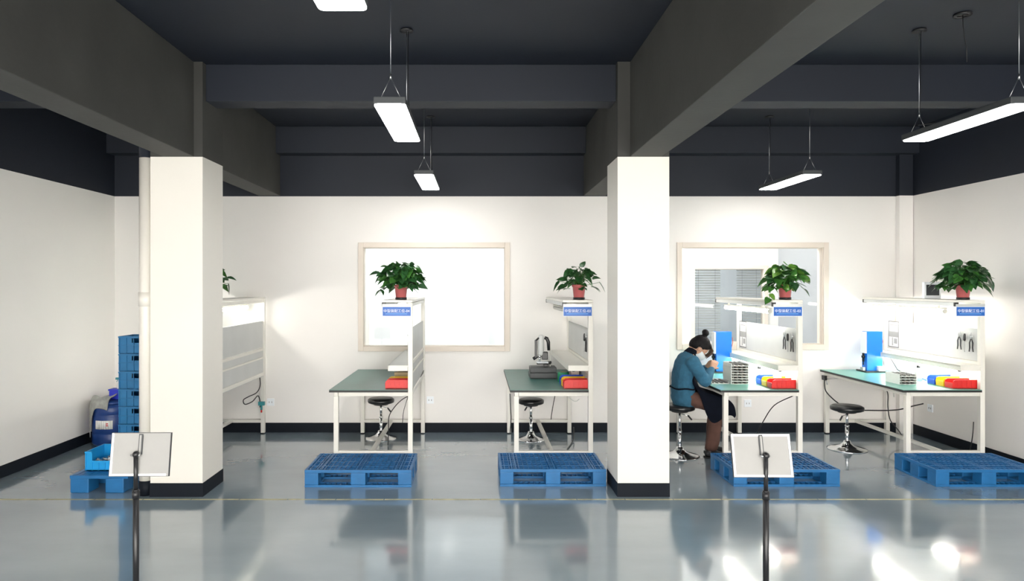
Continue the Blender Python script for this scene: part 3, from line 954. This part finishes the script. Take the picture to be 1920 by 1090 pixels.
# trays of pins
def tray(w, d, h, nx, ny):
    t = thing('pin_tray', None, 'tray')
    m = mb('tray').box(0, w, 0, d, 0, .005).box(0, .006, 0, d, .005, h, bev=0).box(w - .006, w, 0, d, .005, h)
    m.box(.006, w - .006, d - .006, d, .005, h)
    m.build('tray_body', t)
    for i in range(nx):
        cx = w * (i + .5) / nx
        pts, rs = [], []
        for j in range(ny):
            for q, rr_ in ((-.42, .0035), (-.25, .0095), (.25, .0095), (.42, .0035)):
                pts.append((cx, d * (j + .5 + q) / ny * .97, h * .5 + .0025)); rs.append(rr_)
        mb('peg').tube(pts, rs, 10).build('cup_row', t)
    return t
T0 = tray(.18, .24, .0255, 4, 6)
first = True
def stack(x, y, n, where, group):
    global first
    nm = ['bottom', 'second from the bottom', 'third from the bottom', 'fourth from the bottom', 'fourth from the top', 'third from the top', 'second from the top', 'top']
    if n == 4: nm = ['bottom', 'second from the bottom', 'second from the top', 'top']
    for k in range(n):
        o = T0 if first else copy_tree(T0); first = False
        o.location = (x + random.uniform(-.002, .002), y + random.uniform(-.002, .002), TZ + .0005 + k * .0262)
        o['label'] = 'white pin tray %s, %s one of its stack' % (where, nm[k]); o['group'] = group
stack(2.60, 7.10, 8, 'beside the person', 'tall stack of pin trays')
stack(4.305, 7.075, 4, 'on the right corner bench', 'low stack of pin trays')
o = copy_tree(T0); o.location = (2.405, 7.12, TZ + .0005); o['label'] = 'single white pin tray in front of the person, left of the tray stack'; o['group'] = 'loose pin trays'

def jar(x, y, r, h, c, label, capc='black_plas'):
    t = thing('bottle', label, 'bottle', (x, y, TZ))
    mb(c).lathe([(0, 0), (r, 0), (r, h * .72), (r * .45, h * .86), (r * .45, h * .9), (0, h * .9)], (0, 0, 0), 22).build('body', t)
    mb(capc).lathe([(0, 0), (r * .5, 0), (r * .5, h * .16), (0, h * .16)], (0, 0, h * .88), 16).build('cap', t)
jar(2.98, 7.33, .036, .15, 'tray', 'white bottle with a black cap behind the bins beside the person')
jar(4.72, 7.42, .036, .15, 'tray', 'white bottle with a black cap behind the bins on the right corner bench')
jar(4.83, 7.30, .045, .13, 'tray', 'wide white bottle with a white cap behind the yellow bin on the right corner bench', 'tray')
jar(3.05, 7.05, .04, .16, 'tray', 'white bottle with a white cap behind the yellow bin by the person', 'tray')
t = thing('cable_tool', 'black hand tool with a curled lead lying behind the white trays', 'tool', (4.56, 7.55, TZ))
mb('black_plas').tube([(0, 0, .012), (.05, -.02, .03), (.07, -.03, .05)], [.008, .012, .012], 10).build('grip', t)
mb('bin_blue').tube([(.05, -.02, .02), (.12, -.1, .01), (.18, -.15, .02), (.2, -.2, .006)], .005, 8).build('lead', t)

# device on top shelf of corner bench
t = thing('display_unit', 'small white display with a dark screen on the right corner bench shelf', 'display', (4.795, 7.32, ZS))
mb('sign_white').box(-.088, .088, -.02, .02, .0, .178, bev=.006).build('case', t)
mb('screen').box(-.068, .068, -.0225, -.0195, .035, .148, bev=.001).build('screen', t)
mb('sign_white').box(-.05, .05, -.012, .05, .0, .008).build('stand', t)

# pegboard tools and notices
def pliers(xr, y, z, label, c, flip=1):
    t = thing('pliers', label, 'pliers', (xr - .036, y, z), group='hand tools hung on the bench panels')
    m = mb(c)
    for s in (-1, 1): m.tube([(-.014, s * .004, -.02), (-.014, s * .022, -.06), (-.014, s * .02, -.11), (-.014, s * .028, -.15)], [.005, .0065, .0065, .005], 8)
    m.build('handle', t)
    m = mb('steel')
    for s in (-1, 1): m.tube([(-.014, s * .004, -.02), (-.014, s * .012, .0), (-.014, s * .004, .04)], [.006, .008, .003], 8)
    m.tube([(-.019, 0, -.012), (-.009, 0, -.012)], .009, 10)
    m.build('jaw', t)
    mb('chrome').tube([(.002, 0, .012), (-.02, 0, .012), (-.03, 0, .02)], .0025, 6).build('hook', t)
def driver(xr, y, z, label, c):
    t = thing('screwdriver', label, 'screwdriver', (xr - .036, y, z), group='hand tools hung on the bench panels')
    mb(c).tube([(-.016, 0, .0), (-.016, 0, .01), (-.016, 0, .06), (-.016, 0, .075)], [.006, .011, .011, .007], 10).build('handle', t)
    mb('steel').tube([(-.016, 0, 0), (-.016, 0, -.11)], .003, 8).build('shaft', t)
    mb('chrome').tube([(.002, 0, -.004), (-.03, 0, -.004)], .0025, 6).build('hook', t)
ben = ['on the bench by the bright window', 'on the microscope bench', 'on the bench of the person', 'on the right corner bench']
for i, b in enumerate(XB[:4]):
    pliers(b, 6.86, 1.27, 'pliers with dark handles hung nearest the upright %s' % ben[i], 'black_plas')
    driver(b, 6.95, 1.22, 'black screwdriver hung beside the pliers %s' % ben[i], 'black_plas')
    if i > 1:
        pliers(b, 7.03, 1.28, 'second pliers hung farther along the panel %s' % ben[i], 'dark_grey')
def notice(xr, label):
    t = thing('notice', label, 'notice', (xr - .035, 8.06, 1.05), group='notices on the bench panels')
    mb('paper').box(-.002, 0, 0, .20, 0, .305).build('sheet', t)
    m = mb('dark_grey')
    E = -.0032
    m.box(E, -.002, 0, .008, 0, .305).box(E, -.002, .192, .2, 0, .305).box(E, -.002, .008, .192, 0, .008).box(E, -.002, .008, .192, .297, .305)
    m.build('border', t)
    m = mb('grey_board')
    m.box(E, -.002, .03, .17, .255, .266).box(E, -.002, .012, .188, .12, .185).box(E, -.002, .03, .09, .045, .105).box(E, -.002, .11, .13, .02, .115)
    for k in range(5): m.box(E, -.002, .03, .165, .20 + k * .010, .2025 + k * .010)
    m.build('print', t)
notice(3.163, 'framed printed notice on the panel of the bench of the person')
notice(4.936, 'framed printed notice on the panel of the right corner bench')

# ------------------------------------------------------------------ sockets, cables
def socket(name, loc, axis, label):
    t = thing(name, label, 'socket', loc, group='white wall sockets')
    if axis == 'x':
        mb('sign_white').box(-.01, 0, -.043, .043, -.043, .043, bev=.003).build('plate', t)
        mb('black_plas').box(-.0108, -.0095, -.02, -.012, -.01, .01).box(-.0108, -.0095, .012, .02, -.01, .01).build('socket_slot', t)
    else:
        mb('sign_white').box(-.043, .043, -.01, 0, -.043, .043, bev=.003).build('plate', t)
        mb('grey_board').box(-.02, -.012, -.0108, -.0095, -.01, .01).box(.012, .02, -.0108, -.0095, -.01, .01).build('socket_slot', t)
socket('wall_socket', (-2.50, YB, .365), 'y', 'white wall socket beside the bench behind the left pillar')
socket('wall_socket', (-.57, YB, .39), 'y', 'white wall socket right of the bench by the bright window')
socket('wall_socket', (3.27, YB, .35), 'y', 'white wall socket behind the bench of the person')
socket('wall_socket', (XR, 8.0, .36), 'x', 'white wall socket on the right wall under the corner bench')

def cable(pts, label, r=.005, c='black_plas', name='cable'):
    P = [Vector(p) for p in pts]
    out = []
    for i in range(len(P) - 1):
        p0, p1, p2, p3 = P[max(i - 1, 0)], P[i], P[i + 1], P[min(i + 2, len(P) - 1)]
        for k in range(6):
            s = k / 6
            out.append(.5 * ((2 * p1) + (p2 - p0) * s + (2 * p0 - 5 * p1 + 4 * p2 - p3) * s * s + (3 * p1 - p0 - 3 * p2 + p3) * s ** 3))
    out.append(P[-1])
    return tag(mb(c).tube(out, r, 8).build(name), label, 'cable')
x = XB[0]
cable([(x - .05, 6.80, .69), (x - .15, 7.1, .60), (x - .26, 7.4, .47), (x - .34, 7.6, .33), (x - .35, 7.65, .15), (x - .36, 7.68, .006)], 'black cable sagging under the bench by the bright window')
cable([(x - .05, 6.84, .69), (x - .11, 7.2, .56), (x - .17, 7.5, .40), (x - .19, 7.6, .27)], 'thin black cable hanging behind the sagging one, bench by the bright window', .0035)
cable([(x - .012, 6.80, .69), (x - .012, 7.2, .72), (x - .012, 7.8, .735), (x - .012, 8.32, .76)], 'black cable along the rear edge of the bench by the bright window', .005)
x = XB[1]
cable([(x - .37, 6.86, .006), (x - .28, 7.0, .006), (x - .15, 7.5, .006), (x - .03, 7.9, .02), (x + .0, 8.1, .12)], 'black cable lying on the floor under the microscope bench', .006)
cable([(x - .17, 8.0, .695), (x - .20, 8.2, .50), (x - .23, 8.30, .27), (x - .24, 8.32, .168)], 'thin dark lead hanging behind the microscope bench', .005)
cable([(x - .19, 7.2, .695), (x - .16, 7.25, .60), (x - .09, 7.3, .555), (x - .05, 7.3, .58)], 'white cable looped under the microscope bench', .004, 'tray')
cable([(x - .80, 6.9, .70), (x - .795, 6.9, .55), (x - .79, 6.9, .45), (x - .80, 6.9, .30)], 'black lead hanging at the left edge of the microscope bench', .005)
x = XB[2]
cable([(x - .30, 8.1, .695), (x - .31, 8.1, .60), (x - .36, 8.1, .52), (x - .42, 8.1, .45), (x - .43, 8.1, .35)], 'black cable looping down under the bench of the person', .005)
cable([(x - .05, 6.83, .69), (x - .12, 7.1, .55), (x - .15, 7.3, .35), (x - .20, 7.4, .15), (x - .26, 7.5, .006)], 'black cable hanging to the floor under the bench of the person', .005)
x = XB[3]
cable([(x - .79, 8.28, .67), (x - .83, 8.2, .60), (x - .83, 8.15, .52), (x - .76, 8.05, .42), (x - .64, 8.0, .35), (x - .40, 8.0, .335), (x - .10, 8.0, .34), (x - .06, 7.75, .43), (x - .05, 7.6, .48)],
      'black air hose swinging behind the stool at the right corner bench', .007, name='hose')
cable([(x - .10, 8.18, .69), (x - .13, 8.18, .60), (x - .11, 8.15, .50), (x - .11, 8.15, .35), (x - .11, 8.1, .20), (x - .12, 7.9, .10), (x - .34, 7.35, .012), (x - .33, 7.22, .006), (x - .22, 7.2, .006)], 'black cable hanging down onto the floor at the right corner bench', .006)
cable([(x - .10, 7.3, .69), (x - .13, 7.2, .665), (x - .22, 7.2, .66), (x - .27, 7.25, .69)], 'short dark cable loop under the right corner bench top', .004)
cable([(XR - .006, 7.3, .34), (XR - .03, 7.28, .20), (XR - .12, 7.2, .05), (XR - .25, 7.1, .006)], 'black cable by the right wall under the corner bench', .005)
t = thing('air_fitting', 'black air fitting at the far left edge of the right corner bench', 'fitting', (x - .775, 8.30, .655))
mb('black_plas').box(-.025, .012, -.03, .03, -.01, .044, bev=.003).build('body', t)
mb('steel').tube([(.0, -.02, -.01), (.01, -.04, -.06)], .006, 8).tube([(.012, 0, 0), (.2, -.05, .02)], .004, 8).build('nozzle', t)
t = thing('air_gun', 'white air gun hanging from the right corner bench by the corner', 'tool', (x - .11, 8.05, .60))
mb('tray').tube([(0, 0, .09), (.005, 0, .05), (0, 0, .0), (.01, 0, -.06), (.012, 0, -.12)], [.012, .016, .012, .010, .006], 10).build('body', t)
mb('chrome').tube([(0, 0, .08), (-.02, 0, .10)], .008, 8).build('nozzle', t)
x = XB[4]
cable([(x - .06, 8.30, .70), (x - .05, 8.29, .58), (x - .08, 8.25, .50), (x - .16, 8.2, .46), (x - .22, 8.2, .42), (x - .20, 8.2, .37), (x - .12, 8.22, .40), (x - .07, 8.27, .46), (x - .05, 8.29, .38), (x - .05, 8.28, .32)],
      'black cable looped behind the bench by the left pillar', .006)
t = thing('air_valve', 'teal air valve with a red tip on the bench upright behind the left pillar', 'valve', (x - .03, 8.285, .36))
mb('teal_brass').box(-.035, .04, -.03, .012, -.015, .03, bev=.004).build('body', t)
mb('teal_brass').tube([(.0, -.01, -.01), (.0, -.01, -.07)], .012, 12).build('cup', t)
mb('red').tube([(.0, -.01, -.07), (.0, -.01, -.10)], .009, 10).build('drain_tip', t)

# ------------------------------------------------------------------ the person
YC = 7.25
def person():
    t = thing('person', 'person in a teal sweater and dark apron, hair in a bun, bent over the bench', 'person', (2.11, YC, 0))
    inv = Matrix.Translation((-2.11, -YC, 0))
    def fin(m, name, voxel, smooth, mats, parent=t):
        o = m.build(name); o.data.transform(inv)
        remesh(o, voxel, smooth, mats); o.parent = parent
        return o
    sh = [(2.205, YC - .165, 1.0), (2.205, YC + .165, 1.0)]
    el = [(2.305, YC - .225, .80), (2.325, YC + .21, .80)]
    wr = [(2.425, YC - .085, .915), (2.43, YC + .10, .91)]
    hip = [(2.175, YC - .085, .615), (2.175, YC + .085, .615)]
    kn = [(2.475, YC - .115, .535), (2.53, YC + .115, .54)]
    an = [(2.415, YC - .10, .09), (2.49, YC + .12, .09)]
    # head frame: local +x forward, +z up, pitched down
    HM = Matrix.Translation((2.322, YC, 1.128)) @ Euler((0, R(54), R(-4))).to_matrix().to_4x4()
    def H(p): return HM @ Vector(p)
    b = mb('skin')
    b.loft([((2.165, YC, .60), .15, .11), ((2.15, YC, .74), .13, .09), ((2.165, YC, .88), .145, .095), ((2.195, YC, 1.0), .145, .085), ((2.225, YC, 1.05), .08, .06)])
    b.loft([((2.215, YC, 1.04), .055, .058), ((2.25, YC, 1.085), .052, .054), (H((-.025, 0, -.05)), .052, .054)])
    b.ball((0, 0, 0), 1, 1, 1, 24) if False else None
    hd = HM.to_3x3().to_4x4()
    b.ball(H((-.008, 0, .022)), .094, .076, .092, 24, hd)
    b.ball(H((.030, 0, -.035)), .060, .060, .072, 20, hd)
    b.ball(H((.058, 0, -.078)), .028, .036, .026, 16, hd)
    b.loft([(H((.078, 0, .012)), .010, .010), (H((.094, 0, -.012)), .012, .012), (H((.100, 0, -.026)), .016, .012)])
    b.ball(H((.080, 0, -.055)), .014, .024, .010, 14, hd)
    for s in (-1, 1):
        b.ball(H((-.004, s * .078, -.012)), .018, .009, .031, 14, hd)
        b.ball(H((.062, s * .034, .024)), .02, .024, .012, 12, hd)
    for i in (0, 1):
        b.loft([(sh[i], .05, .05), (el[i], .042, .042)], (0, 0, 1)) if False else b.loft([(sh[i], .05, .05), (el[i], .04, .04)])
        b.loft([(el[i], .04, .04), (wr[i], .027, .023)])
        b.loft([(hip[i], .075, .075), (kn[i], .052, .052)])
        b.loft([(kn[i], .052, .052), (an[i], .035, .038)])
        # hand
        w = Vector(wr[i]); s = -1 if i == 0 else 1
        d = Vector((.38, -s * .35, .55)).normalized()      # along the hand
        inw = Vector((.25, -s * 1, -.25)); inw = (inw - d * inw.dot(d)).normalized()   # palm faces the other hand
        ac = d.cross(inw).normalized()                      # across the knuckles
        if ac.x < 0: ac = -ac
        b.loft([(w - d * .01, .026, .021), (w + d * .03, .032, .016), (w + d * .075, .040, .014)], ac)
        for k, (off, ln) in enumerate(((.030, .066), (.010, .074), (-.010, .069), (-.029, .054))):
            p0 = w + d * .072 + ac * off
            p1 = p0 + d * ln * .42 + inw * .006
            p2 = p1 + (d * .7 + inw * .7) * ln * .33
            p3 = p2 + (d * .25 + inw * .97) * ln * .27
            b.tube([p0 - d * .012, p0, p1, p2, p3], [.0088, .0088, .0085, .008, .0066], 10)
        q0 = w + d * .022 + ac * .026
        q1 = q0 + (ac * .75 + d * .6 + inw * .35) * .034
        q2 = q1 + (d * .8 + inw * .6) * .028
        b.tube([q0 - ac * .01, q0, q1, q2], [.012, .0115, .010, .0078], 10)
    body = fin(b, 'body', .0052, 3, ['skin'])
    for s in (-1, 1):
        e = mb('sign_white').ball(H((.081, s * .033, .010)), .009, .011, .006, 12, hd).use('black_plas').ball(H((.0865, s * .033, .008)), .004, .0045, .004, 10, hd).build('eye')
        e.data.transform(inv); e.parent = t
    # mask
    mk = mb('mask')
    rows = []
    for a in range(-7, 8):
        an_ = R(a * 12)
        cx = .022 + .086 * math.cos(an_) ; cy = .070 * math.sin(an_)
        rows.append([mk.bm.verts.new(H((cx + (.018 if abs(a) < 3 else .004) * q2_ - .030 * max(0, q1_), cy * (1 - .25 * max(0, q1_)), zz)))
                     for zz, q1_, q2_ in ((-.010, 0, .4), (-.03, 0, 1), (-.055, .1, 1), (-.08, .45, 1), (-.104, 1, .6))])
    fs = []
    for r0, r1 in zip(rows, rows[1:]):
        for k in range(4): fs.append(mk.bm.faces.new((r0[k], r1[k], r1[k + 1], r0[k + 1])))
    mk._tag(fs, True)
    for s in (-1, 1):
        mk.tube([H((.02, s * .072, -.02)), H((-.004, s * .084, .010)), H((-.022, s * .084, -.005))], .0016, 6)
    mk = mk.build('face_mask'); mk.data.transform(inv); mk.parent = t
    md = mk.modifiers.new('s', 'SOLIDIFY'); md.thickness = .003
    # hair
    h = mb('hair')
    h.ball(H((-.020, 0, .040)), .098, .084, .090, 26, hd)
    h.ball(H((-.050, 0, .000)), .070, .076, .080, 22, hd)
    h.ball(H((.035, 0, .085)), .045, .060, .030, 18, hd)
    h.loft([(H((-.055, 0, .105)), .024, .024), (H((-.080, 0, .128)), .022, .022)])
    h.ball(H((-.088, 0, .142)), .040, .044, .034, 20, hd)
    for s in (-1, 1): h.loft([(H((.01, s * .066, .06)), .012, .02), (H((.005, s * .079, .02)), .008, .022), (H((-.02, s * .078, .0)), .008, .02)])
    hair = fin(h, 'hair', .006, 3, ['hair'])
    fr = mb('hair_brown')
    rnd = random.Random(4)
    for k in range(36):
        y0 = rnd.uniform(-.065, .05)
        sx = rnd.uniform(.0, .02)
        fr.tube([H((.055, y0 * .8, .098)), H((.085 + sx, y0, .085)), H((.105 + sx, y0 * 1.1, .05)), H((.108 + sx, y0 * 1.15, .005 - rnd.uniform(0, .03)))], [.003, .0035, .003, .0012], 6)
    fr = fr.build('fringe', None); fr.data.transform(inv); fr.parent = t
    tie = mb('black_plas').ball(H((-.070, 0, .118)), .028, .028, .012, 16, hd).build('hair_tie'); tie.data.transform(inv); tie.parent = hair
    # sweater
    c = mb('sweater')
    c.loft([((2.165, YC, .60), .175, .128), ((2.152, YC, .67), .172, .122), ((2.147, YC, .75), .165, .112), ((2.155, YC, .85), .172, .113), ((2.172, YC, .94), .178, .11), ((2.198, YC, 1.005), .165, .098), ((2.222, YC, 1.045), .105, .076), ((2.236, YC, 1.068), .066, .062)])
    c.loft([((2.165, YC, .615), .182, .134), ((2.164, YC, .59), .180, .132)])
    for i in (0, 1):
        S, E, W = Vector(sh[i]), Vector(el[i]), Vector(wr[i])
        c.loft([(S + Vector((-.01, 0, .0)), .07, .072), (S.lerp(E, .5), .063, .064), (E, .056, .058)])
        c.loft([(E, .056, .058), (E.lerp(W, .45), .054, .052), (E.lerp(W, .82), .042, .040), (E.lerp(W, .9), .037, .035)])
        for q in (.25, .42, .6): 
            p = E.lerp(W, q); c.loft([(p + Vector((0, 0, -.006)), .058 - q * .02, .055 - q * .018), (p + Vector((0, 0, .006)), .058 - q * .02, .055 - q * .018)])
    sw = fin(c, 'sweater', .007, 4, ['sweater'])
    # soft folds
    for v in sw.data.vertices:
        n = noise.noise(v.co * 14) * .006 + noise.noise(Vector((v.co.x * 10, v.co.y * 10, v.co.z * 34))) * .004
        v.co += v.normal * n
    for i in (0, 1):
        E, W = Vector(el[i]), Vector(wr[i])
        q = mb('sweater').loft([(E.lerp(W, .84), .041, .039), (E.lerp(W, .94), .036, .033)]).build('cuff'); q.data.transform(inv); q.parent = sw
    cl = mb('apron').loft([((2.224, YC, 1.052), .078, .072), ((2.25, YC, 1.085), .062, .062)]).build('collar'); cl.data.transform(inv); cl.parent = t
    # trousers
    p = mb('trouser')
    p.loft([((2.15, YC, .655), .165, .115), ((2.165, YC, .61), .178, .128), ((2.19, YC, .595), .165, .12)])
    for i in (0, 1):
        Hh, K, A = Vector(hip[i]), Vector(kn[i]), Vector(an[i])
        p.loft([(Hh, .095, .085), (Hh.lerp(K, .5), .088, .080), (K, .072, .07)])
        p.loft([(K, .072, .070), (K.lerp(A, .4), .066, .068), (K.lerp(A, .8), .062, .066), (A + Vector((0, 0, .015)), .060, .064)])
    tr = fin(p, 'trousers', .008, 4, ['trouser'])
    for v in tr.data.vertices:
        n = noise.noise(Vector((v.co.x * 16, v.co.y * 16, v.co.z * 9))) * .006
        v.co += v.normal * n
        if v.co.z < .62 and v.co.x < .12: v.co.z = max(v.co.z, .537)
    # shoes
    for i in (0, 1):
        A = Vector(an[i])
        s = mb('black_plas')
        s.loft([((A.x - .045, A.y, .045), .036, .036), ((A.x, A.y, .048), .040, .044), ((A.x + .07, A.y, .036), .046, .032), ((A.x + .135, A.y, .028), .036, .022)])
        s.loft([((A.x, A.y, .05), .040, .042), ((A.x, A.y, .085), .042, .046)])
        o = fin(s, 'shoe', .006, 3, ['black_plas'])
        for v in o.data.vertices: v.co.z = max(v.co.z, .012)
        sl = mb('black_rub').box(A.x - .075, A.x + .15, A.y - .038, A.y + .038, 0, .014, bev=.006).build('sole'); sl.data.transform(inv); sl.parent = o
    # apron: bib, lap and the hanging near side
    a = mb('apron')
    path = [(2.282, .95, .09, 0), (2.285, .86, .12, 0), (2.285, .78, .15, .0), (2.292, .725, .185, .05), (2.33, .700, .205, .20), (2.39, .685, .215, .30), (2.45, .665, .22, .27), (2.51, .645, .22, .20), (2.575, .620, .22, .14), (2.62, .56, .215, .10), (2.625, .49, .21, .05)]
    g = []
    for (px, pz, hw, hang) in path:
        row = []
        for j in range(21):
            v = -1 + j / 10
            if abs(v) <= .6:
                y = YC + v / .6 * hw; z = pz + .012 * math.cos(v / .6 * math.pi) * (1 if hang else 0); xx = px - (.055 * (v / .6) ** 2 if hang == 0 else 0)
            else:
                k = (abs(v) - .6) / .4
                sg = 1 if v > 0 else -1
                hg = hang * (1 if v < 0 else .45)
                y = YC + sg * (hw + .018 * math.sin(k * math.pi) + .006); z = pz + .012 * math.cos(math.pi) - hg * k; xx = px - (.055 + .03 * k if hang == 0 else .02 * k)
            y += .004 * noise.noise(Vector((px * 20, v * 5, 1)))
            row.append(a.bm.verts.new((xx, y, z)))
        g.append(row)
    fs = [a.bm.faces.new((g[i][j], g[i + 1][j], g[i + 1][j + 1], g[i][j + 1])) for i in range(len(g) - 1) for j in range(20)]
    a._tag(fs, True)
    o = a.build('apron'); o.data.transform(inv); o.parent = t
    o.modifiers.new('ss', 'SUBSURF').levels = 1
    md = o.modifiers.new('s', 'SOLIDIFY'); md.thickness = .006
    # waist tie
    tb = mb('apron')
    ring = [(2.148 + .128 * math.cos(k / 28 * 2 * math.pi), YC + .180 * math.sin(k / 28 * 2 * math.pi), .715 + .006 * math.sin(k)) for k in range(29)]
    tb.tube(ring, .008, 8, False)
    tb = tb.build('waist_tie'); tb.data.transform(inv); tb.parent = o
person()

# ------------------------------------------------------------------ light and view
w = bpy.data.worlds.new('world'); scene.world = w
w.use_nodes = True
bg = w.node_tree.nodes['Background']
bg.inputs['Color'].default_value = (1, .965, .90, 1)
bg.inputs['Strength'].default_value = 3.6
scene.view_settings.view_transform = 'Standard'
scene.view_settings.look = 'None'
scene.view_settings.exposure = 1.72
scene.view_settings.gamma = 1.0
scene.view_settings.use_curve_mapping = False
scene.cycles.use_denoising = True
scene.cycles.max_bounces = 10
scene.cycles.diffuse_bounces = 6
scene.cycles.transparent_max_bounces = 12
